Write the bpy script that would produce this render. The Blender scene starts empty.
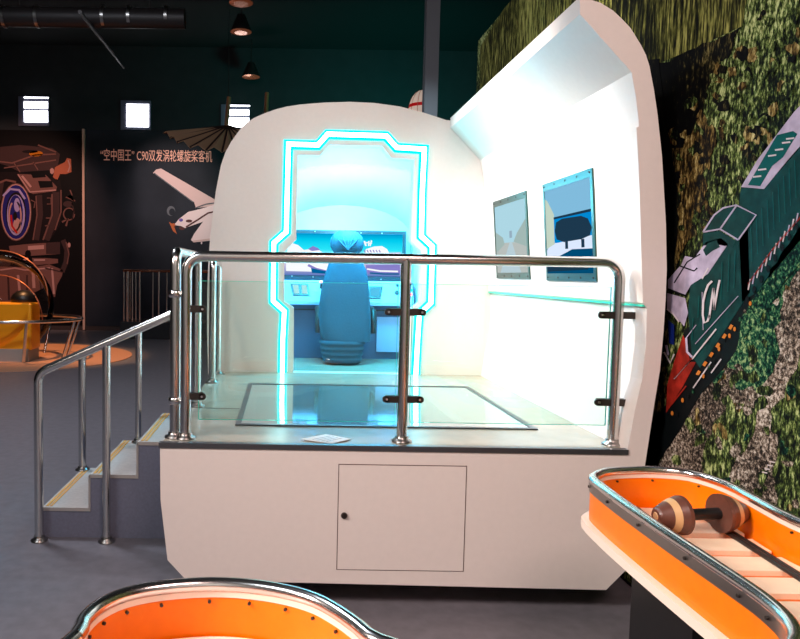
import bpy, math, random
from mathutils import Vector, Matrix
random.seed(7)
S = bpy.context.scene
COL = S.collection
PI = math.pi

# ---------------------------------------------------------------- camera
CX, CY, F = 283.0, 319.5, 700.0
H = 1.62
PITCH = math.atan(45.0 / F)
ROLL = 0.015
cam_d = bpy.data.cameras.new('camera')
cam = bpy.data.objects.new('camera', cam_d); COL.objects.link(cam)
cam_d.sensor_fit = 'HORIZONTAL'; cam_d.sensor_width = 36.0
cam_d.lens = 36.0 * F / 800.0
cam_d.shift_x = (400 - CX) / 800.0
cam_d.clip_start = 0.05; cam_d.clip_end = 200
RM = Matrix.Rotation(PI / 2 - PITCH, 3, 'X') @ Matrix.Rotation(ROLL, 3, 'Z')
cam.matrix_world = Matrix.Translation((0, 0, H)) @ RM.to_4x4()
S.camera = cam

def ray(px, py):
    return RM @ Vector((px - CX, CY - py, -F))
def at(px, py, Y):
    d = ray(px, py); t = Y / d.y
    return Vector((d.x * t, Y, H + d.z * t))
def at_z(px, py, z):
    d = ray(px, py); t = (z - H) / d.z
    return Vector((d.x * t, d.y * t, z))
def at_x(px, py, X):
    d = ray(px, py); t = X / d.x
    return Vector((X, d.y * t, H + d.z * t))

# ---------------------------------------------------------------- world, lights, exposure
w = bpy.data.worlds.new('world'); S.world = w; w.use_nodes = True
w.node_tree.nodes['Background'].inputs[0].default_value = (0.02, 0.03, 0.04, 1)
w.node_tree.nodes['Background'].inputs[1].default_value = 0.3
S.view_settings.view_transform = 'Standard'; S.view_settings.look = 'None'
S.view_settings.exposure = 0.0; S.view_settings.gamma = 1.0
S.view_settings.use_curve_mapping = False

def lamp(name, kind, loc, target, power, color, size=1.0, size_y=None, angle=60, blend=0.5, spread=180):
    d = bpy.data.lights.new(name, kind); d.energy = power; d.color = color
    if kind == 'AREA':
        d.size = size; d.spread = math.radians(spread)
        if size_y: d.shape = 'RECTANGLE'; d.size_y = size_y
    if kind == 'SPOT':
        d.spot_size = math.radians(angle); d.spot_blend = blend; d.shadow_soft_size = size
    if kind == 'POINT': d.shadow_soft_size = size
    o = bpy.data.objects.new(name, d); COL.objects.link(o); o.location = loc
    v = Vector(target) - Vector(loc)
    o.rotation_euler = v.to_track_quat('-Z', 'Y').to_euler()
    return o
# hall lighting over the visitors, cool on the left and warm on the right
lamp('hall_light_cool', 'AREA', (-3.2, -0.8, 5.6), (-0.6, 3.4, 0.6), 96, (0.86, 0.93, 1.0), 1.6)
lamp('hall_light_warm', 'AREA', (1.4, -1.6, 5.6), (1.6, 3.2, 1.0), 165, (1.0, 0.72, 0.67), 1.6)
lamp('side_aisle_light', 'AREA', (-3.4, 0.6, 3.4), (1.1, 1.9, 0.8), 48, (1.0, 0.86, 0.78), 1.0, spread=70)
lamp('front_wall_fill', 'AREA', (0.0, -3.2, 5.2), (0.0, -6.0, 2.0), 260, (1.0, 0.93, 0.88), 3.0)  # added to brighten the front wall that the chrome reflects
# booth spotlights and a cove fill
lamp('booth_spotlight', 'SPOT', (-0.9, 4.2, 5.0), (1.8, 4.7, 1.9), 900, (1.0, 0.98, 0.93), 0.12, angle=44, blend=0.6)
lamp('booth_wall_washer', 'SPOT', (-0.3, 4.6, 2.9), (1.75, 4.6, 1.5), 260, (1.0, 1.0, 0.97), 0.2, angle=82, blend=0.7)
lamp('arch_spotlight', 'SPOT', (-1.6, 2.6, 5.4), (0.5, 5.8, 1.8), 250, (1.0, 0.97, 0.92), 0.1, angle=34, blend=0.8)
lamp('cove_cyan_fill', 'SPOT', (0.7, 5.2, 1.5), (1.35, 5.0, 2.7), 110, (0.0, 0.85, 1.0), 0.1, angle=70, blend=1.0)  # added cyan fill to tint the cove, not a booth fixture
# cyan lights in the driving alcove
lamp('alcove_light', 'AREA', (0.6, 6.1, 2.5), (0.6, 6.8, 1.0), 85, (0.03, 0.62, 1.0), 0.8, 0.25)
lamp('alcove_vault_light', 'POINT', (0.6, 6.3, 2.15), (0, 0, 0), 24, (0.26, 0.80, 1.0), 0.12)
# hall behind
lamp('engine_poster_light', 'SPOT', (-6.2, 12.5, 6.9), (-7.6, 19.2, 2.6), 1500, (1.0, 0.55, 0.42), 0.1, angle=48, blend=0.6)
lamp('aircraft_poster_light', 'SPOT', (-3.6, 14.5, 6.9), (-3.0, 19.2, 3.6), 1300, (1.0, 0.80, 0.72), 0.1, angle=36, blend=1.0)
lamp('engine_display_light', 'SPOT', (-5.0, 12.2, 6.9), (-5.2, 13.0, 0.0), 2300, (1.0, 0.50, 0.22), 0.1, angle=44, blend=0.3)
lamp('teal_haze_fill', 'AREA', (3.4, 14.0, 2.4), (2.4, 19.2, 5.6), 130, (0.0, 0.75, 0.62), 1.2, spread=110)  # added teal light imitating lens haze over the back wall
lamp('column_light', 'SPOT', (1.2, 8.5, 6.5), (2.5, 12.0, 3.6), 500, (0.7, 0.9, 1.0), 0.1, angle=30, blend=1.0)
lamp('left_aisle_light', 'AREA', (-3.8, 6.0, 6.6), (-3.6, 6.6, 0), 330, (0.80, 0.88, 1.0), 1.2)

# ---------------------------------------------------------------- materials
def lin(c):
    out = []
    for v in c:
        v = v / 255.0
        out.append(v / 12.92 if v <= 0.04045 else ((v + 0.055) / 1.055) ** 2.4)
    return (*out, 1.0)
def mat(name, rgb, rough=0.5, metal=0.0, emit=None, es=0.0, noise=0.0, scale=20.0, bump=0.0, spec=None, coat=0.0):
    m = bpy.data.materials.new(name); m.use_nodes = True
    nt = m.node_tree; b = nt.nodes['Principled BSDF']
    c = lin(rgb)
    b.inputs['Base Color'].default_value = c
    b.inputs['Roughness'].default_value = rough
    b.inputs['Metallic'].default_value = metal
    if spec is not None: b.inputs['Specular IOR Level'].default_value = spec
    if coat: b.inputs['Coat Weight'].default_value = coat; b.inputs['Coat Roughness'].default_value = 0.1
    if emit is not None:
        b.inputs['Emission Color'].default_value = lin(emit) if max(emit) > 1.01 else (*emit, 1)
        b.inputs['Emission Strength'].default_value = es
    if noise or bump:
        tc = nt.nodes.new('ShaderNodeTexCoord'); n = nt.nodes.new('ShaderNodeTexNoise')
        n.inputs['Scale'].default_value = scale; n.inputs['Detail'].default_value = 5
        nt.links.new(tc.outputs['Object'], n.inputs['Vector'])
        if noise:
            r = nt.nodes.new('ShaderNodeValToRGB')
            r.color_ramp.elements[0].position = 0.3; r.color_ramp.elements[1].position = 0.7
            r.color_ramp.elements[0].color = (*[v * (1 - noise) for v in c[:3]], 1)
            r.color_ramp.elements[1].color = (*[min(1, v * (1 + noise)) for v in c[:3]], 1)
            nt.links.new(n.outputs['Fac'], r.inputs['Fac']); nt.links.new(r.outputs['Color'], b.inputs['Base Color'])
        if bump:
            bp = nt.nodes.new('ShaderNodeBump'); bp.inputs['Strength'].default_value = bump; bp.inputs['Distance'].default_value = 0.01
            nt.links.new(n.outputs['Fac'], bp.inputs['Height']); nt.links.new(bp.outputs['Normal'], b.inputs['Normal'])
    return m
def speckle(name, cols, pos, sc=(1, 1, 1), scale=60.0, rough=0.6, big=3.0, bigamt=0.5):
    """printed foliage or gravel: coloured flecks from a stretched noise"""
    m = bpy.data.materials.new(name); m.use_nodes = True
    nt = m.node_tree; b = nt.nodes['Principled BSDF']; b.inputs['Roughness'].default_value = rough
    b.inputs['Specular IOR Level'].default_value = 0.05
    tc = nt.nodes.new('ShaderNodeTexCoord'); mp = nt.nodes.new('ShaderNodeMapping')
    mp.inputs['Scale'].default_value = sc
    n = nt.nodes.new('ShaderNodeTexNoise'); n.inputs['Scale'].default_value = scale; n.inputs['Detail'].default_value = 3; n.inputs['Roughness'].default_value = 0.7
    n2 = nt.nodes.new('ShaderNodeTexNoise'); n2.inputs['Scale'].default_value = big; n2.inputs['Detail'].default_value = 2
    ma = nt.nodes.new('ShaderNodeMath'); ma.operation = 'MULTIPLY_ADD'
    sb = nt.nodes.new('ShaderNodeMath'); sb.operation = 'SUBTRACT'; sb.inputs[1].default_value = 0.5
    r = nt.nodes.new('ShaderNodeValToRGB'); cr = r.color_ramp
    while len(cr.elements) < len(cols): cr.elements.new(0.5)
    for e, c, p in zip(cr.elements, cols, pos): e.position = p; e.color = lin(c)
    L = nt.links.new
    L(tc.outputs['Object'], mp.inputs['Vector']); L(mp.outputs['Vector'], n.inputs['Vector'])
    L(tc.outputs['Object'], n2.inputs['Vector'])
    L(n2.outputs['Fac'], sb.inputs[0]); L(sb.outputs[0], ma.inputs[0]); ma.inputs[1].default_value = bigamt
    L(n.outputs['Fac'], ma.inputs[2]); L(ma.outputs[0], r.inputs['Fac']); L(r.outputs['Color'], b.inputs['Base Color'])
    return m
def glass(name, tint, gloss=0.06, rough=0.0, fres=1.45):
    m = bpy.data.materials.new(name); m.use_nodes = True
    nt = m.node_tree; nt.nodes.clear()
    o = nt.nodes.new('ShaderNodeOutputMaterial'); t = nt.nodes.new('ShaderNodeBsdfTransparent')
    g = nt.nodes.new('ShaderNodeBsdfGlossy'); mx = nt.nodes.new('ShaderNodeMixShader'); f = nt.nodes.new('ShaderNodeFresnel')
    f.inputs['IOR'].default_value = fres
    t.inputs['Color'].default_value = (*tint, 1); g.inputs['Roughness'].default_value = rough
    nt.links.new(f.outputs[0], mx.inputs[0]); nt.links.new(t.outputs[0], mx.inputs[1]); nt.links.new(g.outputs[0], mx.inputs[2])
    nt.links.new(mx.outputs[0], o.inputs[0]); return m
def emis(name, col, s):
    m = bpy.data.materials.new(name); m.use_nodes = True
    nt = m.node_tree; nt.nodes.clear()
    o = nt.nodes.new('ShaderNodeOutputMaterial'); e = nt.nodes.new('ShaderNodeEmission')
    e.inputs[0].default_value = (*col, 1); e.inputs[1].default_value = s
    nt.links.new(e.outputs[0], o.inputs[0]); return m

M = {}
M['floor'] = mat('floor_vinyl', (112, 108, 114), 0.4, noise=0.12, scale=14, spec=0.5)
M['dark'] = mat('dark_paint', (24, 26, 30), 0.8)
M['lobby'] = mat('lobby_paint', (190, 184, 178), 0.8)
M['ceiling'] = mat('ceiling_paint', (12, 12, 14), 0.9)
M['backwall'] = mat('back_wall_paint', (30, 34, 38), 0.8, noise=0.15, scale=3)
M['column'] = mat('column_grey', (120, 124, 130), 0.6)
M['cream'] = mat('cream_paint', (226, 214, 208), 0.42, noise=0.015, scale=30, spec=0.35)
M['white'] = mat('white_laminate', (240, 238, 234), 0.4)
M['line'] = mat('panel_gap', (90, 62, 58), 0.8)
M['chrome'] = mat('stainless_steel', (214, 212, 210), 0.2, metal=1.0)
M['brushed'] = mat('brushed_steel', (150, 146, 142), 0.3, metal=1.0)
M['darkmetal'] = mat('dark_metal', (70, 62, 58), 0.4, metal=0.8)
M['trim'] = mat('edge_trim', (92, 92, 96), 0.35, metal=0.7)
M['deck'] = mat('deck_board', (158, 150, 134), 0.25, noise=0.08, scale=9, spec=0.5)
M['deckglass'] = mat('deck_glass', (120, 150, 148), 0.05, spec=0.9, coat=1.0)
M['glass'] = glass('rail_glass', (0.90, 0.985, 0.95))
M['gedge'] = mat('glass_edge', (70, 215, 180), 0.2, emit=None)
M['neoncore'] = emis('neon_core', (0.75, 1.0, 1.0), 7.0)
M['neoncyan'] = emis('neon_cyan', (0.0, 1.0, 1.0), 3.0)
M['alcove'] = mat('alcove_white', (235, 238, 240), 0.5)
M['console'] = mat('console_grey', (168, 180, 216), 0.45)
M['cabinet'] = mat('cabinet_blue', (74, 96, 128), 0.5)
M['frame'] = mat('monitor_frame', (46, 54, 62), 0.35)
M['steelframe'] = mat('monitor_frame_steel', (52, 84, 80), 0.3, metal=0.85)
M['black'] = mat('black_plastic', (14, 14, 16), 0.4)
M['fabric'] = mat('cover_fabric', (34, 74, 94), 0.85, noise=0.08, scale=60, bump=0.3)
M['step'] = mat('step_side', (112, 114, 132), 0.6, noise=0.08, scale=60)
M['tread'] = mat('step_tread', (186, 178, 172), 0.55, noise=0.08, scale=50)
M['strip'] = mat('anti_slip_strip', (214, 158, 84), 0.7)
M['silver'] = mat('aluminium_nosing', (205, 196, 188), 0.3, metal=0.6)
M['orange'] = mat('orange_laminate', (255, 122, 0), 0.35, noise=0.05, scale=30, spec=0.3)
M['orangegap'] = mat('orange_gap', (226, 116, 34), 0.6)
M['lip'] = mat('cream_lip', (246, 222, 204), 0.4)
M['wood'] = mat('pale_wood', (252, 222, 190), 0.5, noise=0.06, scale=18)
M['cone'] = mat('cone_wood_dark', (96, 58, 46), 0.4, noise=0.1, scale=60)
M['coneb'] = mat('cone_wood_pale', (200, 160, 112), 0.45)
M['yellow'] = mat('yellow_lacquer', (240, 160, 20), 0.35)
M['plinth'] = mat('plinth_grey', (150, 145, 140), 0.6)
M['disc'] = mat('floor_disc', (190, 140, 112), 0.5)
M['winlight'] = emis('window_daylight', (0.93, 0.95, 1.0), 6.0)
M['winframe'] = mat('window_frame_grey', (90, 90, 110), 0.5)
M['canopy'] = mat('canopy_cloth', (176, 140, 110), 0.8)
M['pole'] = mat('bamboo_pole', (150, 92, 58), 0.6)
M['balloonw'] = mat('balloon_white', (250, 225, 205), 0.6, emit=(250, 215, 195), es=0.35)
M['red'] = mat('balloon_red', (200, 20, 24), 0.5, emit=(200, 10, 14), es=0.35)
M['lamp'] = mat('lamp_reflector', (190, 130, 100), 0.25, metal=0.8, emit=(255, 130, 80), es=0.08)
M['paper'] = mat('paper', (214, 208, 204), 0.6)
M['duct'] = mat('duct_metal', (40, 36, 36), 0.5, metal=0.3)
M['kick'] = mat('brown_kick', (52, 34, 30), 0.6)

# ---------------------------------------------------------------- mesh builder
class MB:
    def __init__(s): s.v = []; s.f = []; s.sm = []; s.mi = []
    def add(s, vs, fs, smooth=False, mi=0):
        o = len(s.v); s.v += [Vector(v) for v in vs]
        for f in fs: s.f.append([o + i for i in f]); s.sm.append(smooth); s.mi.append(mi)
        return s
    def box(s, x0, x1, y0, y1, z0, z1, mi=0):
        vs = [(x, y, z) for x in (x0, x1) for y in (y0, y1) for z in (z0, z1)]
        return s.add(vs, [(0, 1, 3, 2), (4, 6, 7, 5), (0, 4, 5, 1), (2, 3, 7, 6), (0, 2, 6, 4), (1, 5, 7, 3)], mi=mi)
    def prism(s, pts, vec, mi=0, smooth=False):
        """polygon pts (3D) extruded by vec"""
        n = len(pts); vec = Vector(vec); a = [Vector(p) for p in pts]
        s.add(a + [p + vec for p in a], [list(range(n))[::-1], [n + i for i in range(n)]], mi=mi)
        o = len(s.v) - 2 * n
        for i in range(n):
            j = (i + 1) % n
            s.f.append([o + i, o + j, o + n + j, o + n + i]); s.sm.append(smooth); s.mi.append(mi)
        return s
    def tube(s, path, r, n=14, mi=0, caps=True):
        path = [Vector(p) for p in path]; rings = []
        up = None
        for i, p in enumerate(path):
            t = (path[min(i + 1, len(path) - 1)] - path[max(i - 1, 0)]).normalized()
            if up is None:
                up = Vector((0, 0, 1)) if abs(t.z) < 0.9 else Vector((1, 0, 0))
            a = (up - t * up.dot(t)).normalized(); up = a; b = t.cross(a)
            rr = r[i] if isinstance(r, (list, tuple)) else r
            rings.append([p + (a * math.cos(2 * PI * k / n) + b * math.sin(2 * PI * k / n)) * rr for k in range(n)])
        vs = [v for ring in rings for v in ring]; fs = []
        for i in range(len(path) - 1):
            for k in range(n):
                fs.append((i * n + k, i * n + (k + 1) % n, (i + 1) * n + (k + 1) % n, (i + 1) * n + k))
        s.add(vs, fs, True, mi)
        if caps:
            s.add(rings[0], [list(range(n))[::-1]], mi=mi); s.add(rings[-1], [list(range(n))], mi=mi)
        return s
    def lathe(s, c, prof, axis=(0, 0, 1), n=24, mi=0):
        """prof = [(offset along axis, radius)]"""
        ax = Vector(axis).normalized(); c = Vector(c)
        a = ax.orthogonal().normalized(); b = ax.cross(a); vs = []; fs = []
        for (h, r) in prof:
            r = max(r, 1e-4)
            vs += [c + ax * h + (a * math.cos(2 * PI * k / n) + b * math.sin(2 * PI * k / n)) * r for k in range(n)]
        for i in range(len(prof) - 1):
            for k in range(n): fs.append((i * n + k, i * n + (k + 1) % n, (i + 1) * n + (k + 1) % n, (i + 1) * n + k))
        s.add(vs, fs, True, mi)
        s.add(vs[:n], [list(range(n))[::-1]], mi=mi); s.add(vs[-n:], [list(range(n))], mi=mi)
        return s
    def loft(s, rings, smooth=True, caps=True, mi=0, closed=True):
        n = len(rings[0]); vs = [v for r in rings for v in r]; fs = []
        for i in range(len(rings) - 1):
            for k in range(n if closed else n - 1):
                fs.append((i * n + k, i * n + (k + 1) % n, (i + 1) * n + (k + 1) % n, (i + 1) * n + k))
        s.add(vs, fs, smooth, mi)
        if caps and closed:
            s.add(rings[0], [list(range(n))[::-1]], mi=mi); s.add(rings[-1], [list(range(n))], mi=mi)
        return s
    def build(s, name, m, parent=None, origin=None, bevel=0.0):
        org = Vector(origin) if origin is not None else Vector((0, 0, 0))
        if parent is not None:
            p = parent; org = Vector((0, 0, 0))
            while p is not None: org += p.location; p = p.parent
        me = bpy.data.meshes.new(name)
        me.from_pydata([tuple(v - org) for v in s.v], [], s.f)
        for i, p in enumerate(me.polygons): p.use_smooth = s.sm[i]; p.material_index = s.mi[i]
        for mm in (m if isinstance(m, (list, tuple)) else [m]): me.materials.append(mm)
        me.update()
        o = bpy.data.objects.new(name, me); COL.objects.link(o)
        if parent is not None: o.parent = parent
        else: o.location = org
        if bevel:
            b = o.modifiers.new('bevel', 'BEVEL'); b.width = bevel; b.segments = 2; b.limit_method = 'ANGLE'
        return o
def thing(name, label, cat, loc, group=None):
    o = bpy.data.objects.new(name, None); COL.objects.link(o); o.location = loc; o.empty_display_size = 0.1
    return tag(o, label, cat, group)
def tag(o, label, cat, group=None):
    o['label'] = label; o['category'] = cat
    if group: o['group'] = group
    return o
def struct(o): o['kind'] = 'structure'; return o
def fillet(pts, r, n=7):
    pts = [Vector(p) for p in pts]; out = [pts[0]]
    for i in range(1, len(pts) - 1):
        a, b, c = pts[i - 1], pts[i], pts[i + 1]
        u = (a - b).normalized(); v = (c - b).normalized()
        rr = min(r, (a - b).length * 0.49, (c - b).length * 0.49)
        p0 = b + u * rr; p1 = b + v * rr
        for k in range(n + 1):
            t = k / n; out.append((p0.lerp(b, t)).lerp(b.lerp(p1, t), t))
    out.append(pts[-1]); return out
def ell(cx, cy, rx, ry, n=24, a0=0, a1=2 * PI, rot=0):
    out = []
    for k in range(n + (0 if abs(a1 - a0 - 2 * PI) < 1e-6 else 1)):
        a = a0 + (a1 - a0) * k / n; x = rx * math.cos(a); y = ry * math.sin(a)
        out.append((cx + x * math.cos(rot) - y * math.sin(rot), cy + x * math.sin(rot) + y * math.cos(rot)))
    return out
def smoothloop(pts, k=3):
    """closed Catmull-Rom through pts"""
    n = len(pts); out = []
    for i in range(n):
        p0, p1, p2, p3 = [Vector(pts[(i + d) % n]) for d in (-1, 0, 1, 2)]
        for q in range(k):
            t = q / k
            out.append(0.5 * ((2 * p1) + (-p0 + p2) * t + (2 * p0 - 5 * p1 + 4 * p2 - p3) * t * t + (-p0 + 3 * p1 - 3 * p2 + p3) * t ** 3))
    return out
def offset_loop(pts, d):
    """offset a horizontal closed loop inward (d>0); works for either winding"""
    n = len(pts); area = sum(pts[i].x * pts[(i + 1) % n].y - pts[(i + 1) % n].x * pts[i].y for i in range(n))
    sg = 1 if area > 0 else -1; out = []
    for i in range(n):
        t = (pts[(i + 1) % n] - pts[i - 1]); t.z = 0; t.normalize()
        out.append(pts[i] + Vector((-t.y, t.x, 0)) * d * sg)
    return out
def text_mesh(body, size, loc, rot, m, name, parent, extrude=0.002, width=None):
    c = bpy.data.curves.new('txt', 'FONT'); c.body = body; c.size = size; c.extrude = extrude; c.resolution_u = 3
    to = bpy.data.objects.new('txt', c); COL.objects.link(to)
    bpy.context.view_layer.update()
    dg = bpy.context.evaluated_depsgraph_get()
    me = bpy.data.meshes.new_from_object(to.evaluated_get(dg))
    bpy.data.objects.remove(to)
    if width:
        xs = [v.co.x for v in me.vertices]; k = width / max(1e-6, max(xs) - min(xs)); x0 = min(xs)
        for v in me.vertices: v.co.x = (v.co.x - x0) * k
    me.transform(Matrix.Translation(Vector(loc)) @ rot.to_4x4())
    org = Vector((0, 0, 0)); p = parent
    while p is not None: org += p.location; p = p.parent
    me.transform(Matrix.Translation(-org)); me.materials.clear(); me.materials.append(m)
    o = bpy.data.objects.new(name, me); COL.objects.link(o); o.parent = parent
    return o

# ================================================================= ROOM
XL, XR, YB, YF, ZC = -14.0, 8.0, 19.3, -6.0, 7.7
struct(MB().box(XL, XR, YF, YB, -0.1, 0).build('floor', M['floor']))
struct(MB().box(XL, XR, YF, YB, ZC, ZC + 0.1).build('ceiling', M['ceiling']))
struct(MB().box(XL, XR, YB, YB + 0.2, 0, ZC).build('wall_back', M['backwall']))
struct(MB().box(XL - 0.2, XL, YF, YB, 0, ZC).build('wall_left', M['dark']))
struct(MB().box(XR, XR + 0.2, YF, YB, 0, ZC).build('wall_far_right', M['dark']))
struct(MB().box(XL, XR, YF - 0.2, YF, 0, ZC).build('wall_front', M['lobby']))
struct(MB().box(XL, XR, YB - 0.05, YB, 0, 0.12).build('baseboard_back', M['kick']))
p0 = at(431, 60, 12.0)
struct(MB().box(p0.x - 0.11, p0.x + 0.11, 11.9, 12.1, 0, ZC).build('trim_1', M['column']))

# high windows
for i, (x0, x1, y0, y1) in enumerate([(19, 49, 97, 126), (121, 151, 101, 130), (221, 250, 105, 131)]):
    a = at(x0, y1, 19.28); b = at(x1, y0, 19.28)
    wo = MB().box(a.x, b.x, 19.24, 19.3, a.z, b.z)
    win = struct(wo.build('window_%d' % (i + 1), M['winframe']))
    mz = (a.z * 0.45 + b.z * 0.55)
    fx = a.x + 0.16
    pn = MB().box(fx, b.x - 0.02, 19.22, 19.245, a.z + 0.1, mz - 0.03) if i != 1 else MB().box(fx, b.x - 0.05, 19.22, 19.245, a.z + 0.08, b.z - 0.1)
    if i != 1:
        pn.box(fx, b.x - 0.02, 19.22, 19.245, mz + 0.03, b.z - 0.14)
        pn.box(fx, b.x, 19.22, 19.245, b.z - 0.05, b.z - 0.02)
    pn.build('window_pane', M['winlight'], win)

# ceiling ducts, pipes, lamps
dz = at(90, 17, 12)
d = MB()
a = at(-60, 16, 12); b = at(185, 19, 12)
d.tube([a, b], 0.16, 16)
duct = tag(d.build('air_duct', M['duct'], origin=(a.x, 12, a.z)), 'long dark grey air duct under the ceiling', 'air duct')
for px in (5, 38, 104, 130, 167):
    c = at(px, 17, 12)
    MB().lathe((c.x - 0.03, 12, at(px, 17, 12).z), [(0, .175), (0.05, .175)], (1, 0, 0), 16).build('joint_ring', M['brushed'], duct)
for px in (20, 150):
    c = at(px, 17, 12); MB().tube([(c.x, 12, c.z), (c.x, 12, ZC)], 0.012, 6).build('hanger_rod', M['duct'], duct)
a = at(80, 12, 10.5); b = at(124, 68, 18.5)
pp = MB().tube([a, b], 0.03, 8)
tag(pp.build('ceiling_pipe', M['duct'], origin=a), 'thin grey pipe running back under the dark ceiling', 'pipe')
for i, (px, py, Y, lab) in enumerate([(241, 3, 13.9, 'bell-shaped hall lamp nearest the top edge of the photo'), (241, 32, 15.6, 'bell-shaped hall lamp glowing orange, middle of three in line'), (251, 77, 18.6, 'farthest and smallest bell-shaped hall lamp, above the booth arch')]):
    c = at(px, py, Y)
    t = thing('ceiling_lamp', lab, 'lamp', c, 'bell lamps hanging from the hall ceiling')
    MB().lathe(c, [(0, .23), (0.02, .23), (0.12, .19), (0.3, .11), (0.36, .09)], n=24).build('lamp_shade', M['duct'], t)
    MB().lathe(c, [(-0.02, .14), (-0.008, .20), (0.0, .232)], n=24).build('reflector', M['lamp'], t)
    MB().tube([c + Vector((0, 0, .34)), (c.x, c.y, ZC)], 0.012, 6).build('hanging_cord', M['duct'], t)

# ================================================================= POSTERS ON THE BACK WALL
def pq(mb, pts, Y, layer, mi, th=0.004):
    y = Y - layer * 0.006
    mb.prism([at(px, py, y) for px, py in pts], (0, 0.004, 0), mi=mi)
def stroke(pts, w):
    out_l = []; out_r = []
    n = len(pts)
    for i, p in enumerate(pts):
        a = Vector(pts[max(i - 1, 0)]); b = Vector(pts[min(i + 1, n - 1)]); t = (b - a).normalized(); nn = Vector((-t.y, t.x)) * w / 2
        out_l.append((p[0] + nn.x, p[1] + nn.y)); out_r.append((p[0] - nn.x, p[1] - nn.y))
    return out_l + out_r[::-1]
Yw = 19.25
em = [mat('print_black', (16, 13, 15), 0.5, spec=0.08), mat('print_dark_brown', (66, 46, 46), 0.5, spec=0.08), mat('print_brown', (120, 80, 74), 0.5, spec=0.08), mat('print_pink', (190, 140, 134), 0.5, spec=0.08),
      mat('print_copper', (176, 96, 70), 0.5, spec=0.08), mat('print_navy', (40, 36, 110), 0.4, spec=0.08), mat('print_lilac', (170, 150, 200), 0.4, spec=0.08), mat('print_red', (190, 30, 30), 0.4, spec=0.08), mat('print_amber', (190, 110, 20), 0.5, spec=0.08), mat('print_near_black', (30, 22, 24), 0.5, spec=0.08)]
e = MB()
a = at(-40, 331, Yw); b = at(83, 131, Yw)
e.box(a.x, b.x, Yw - 0.004, Yw + 0.04, 0.13, b.z)
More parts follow.
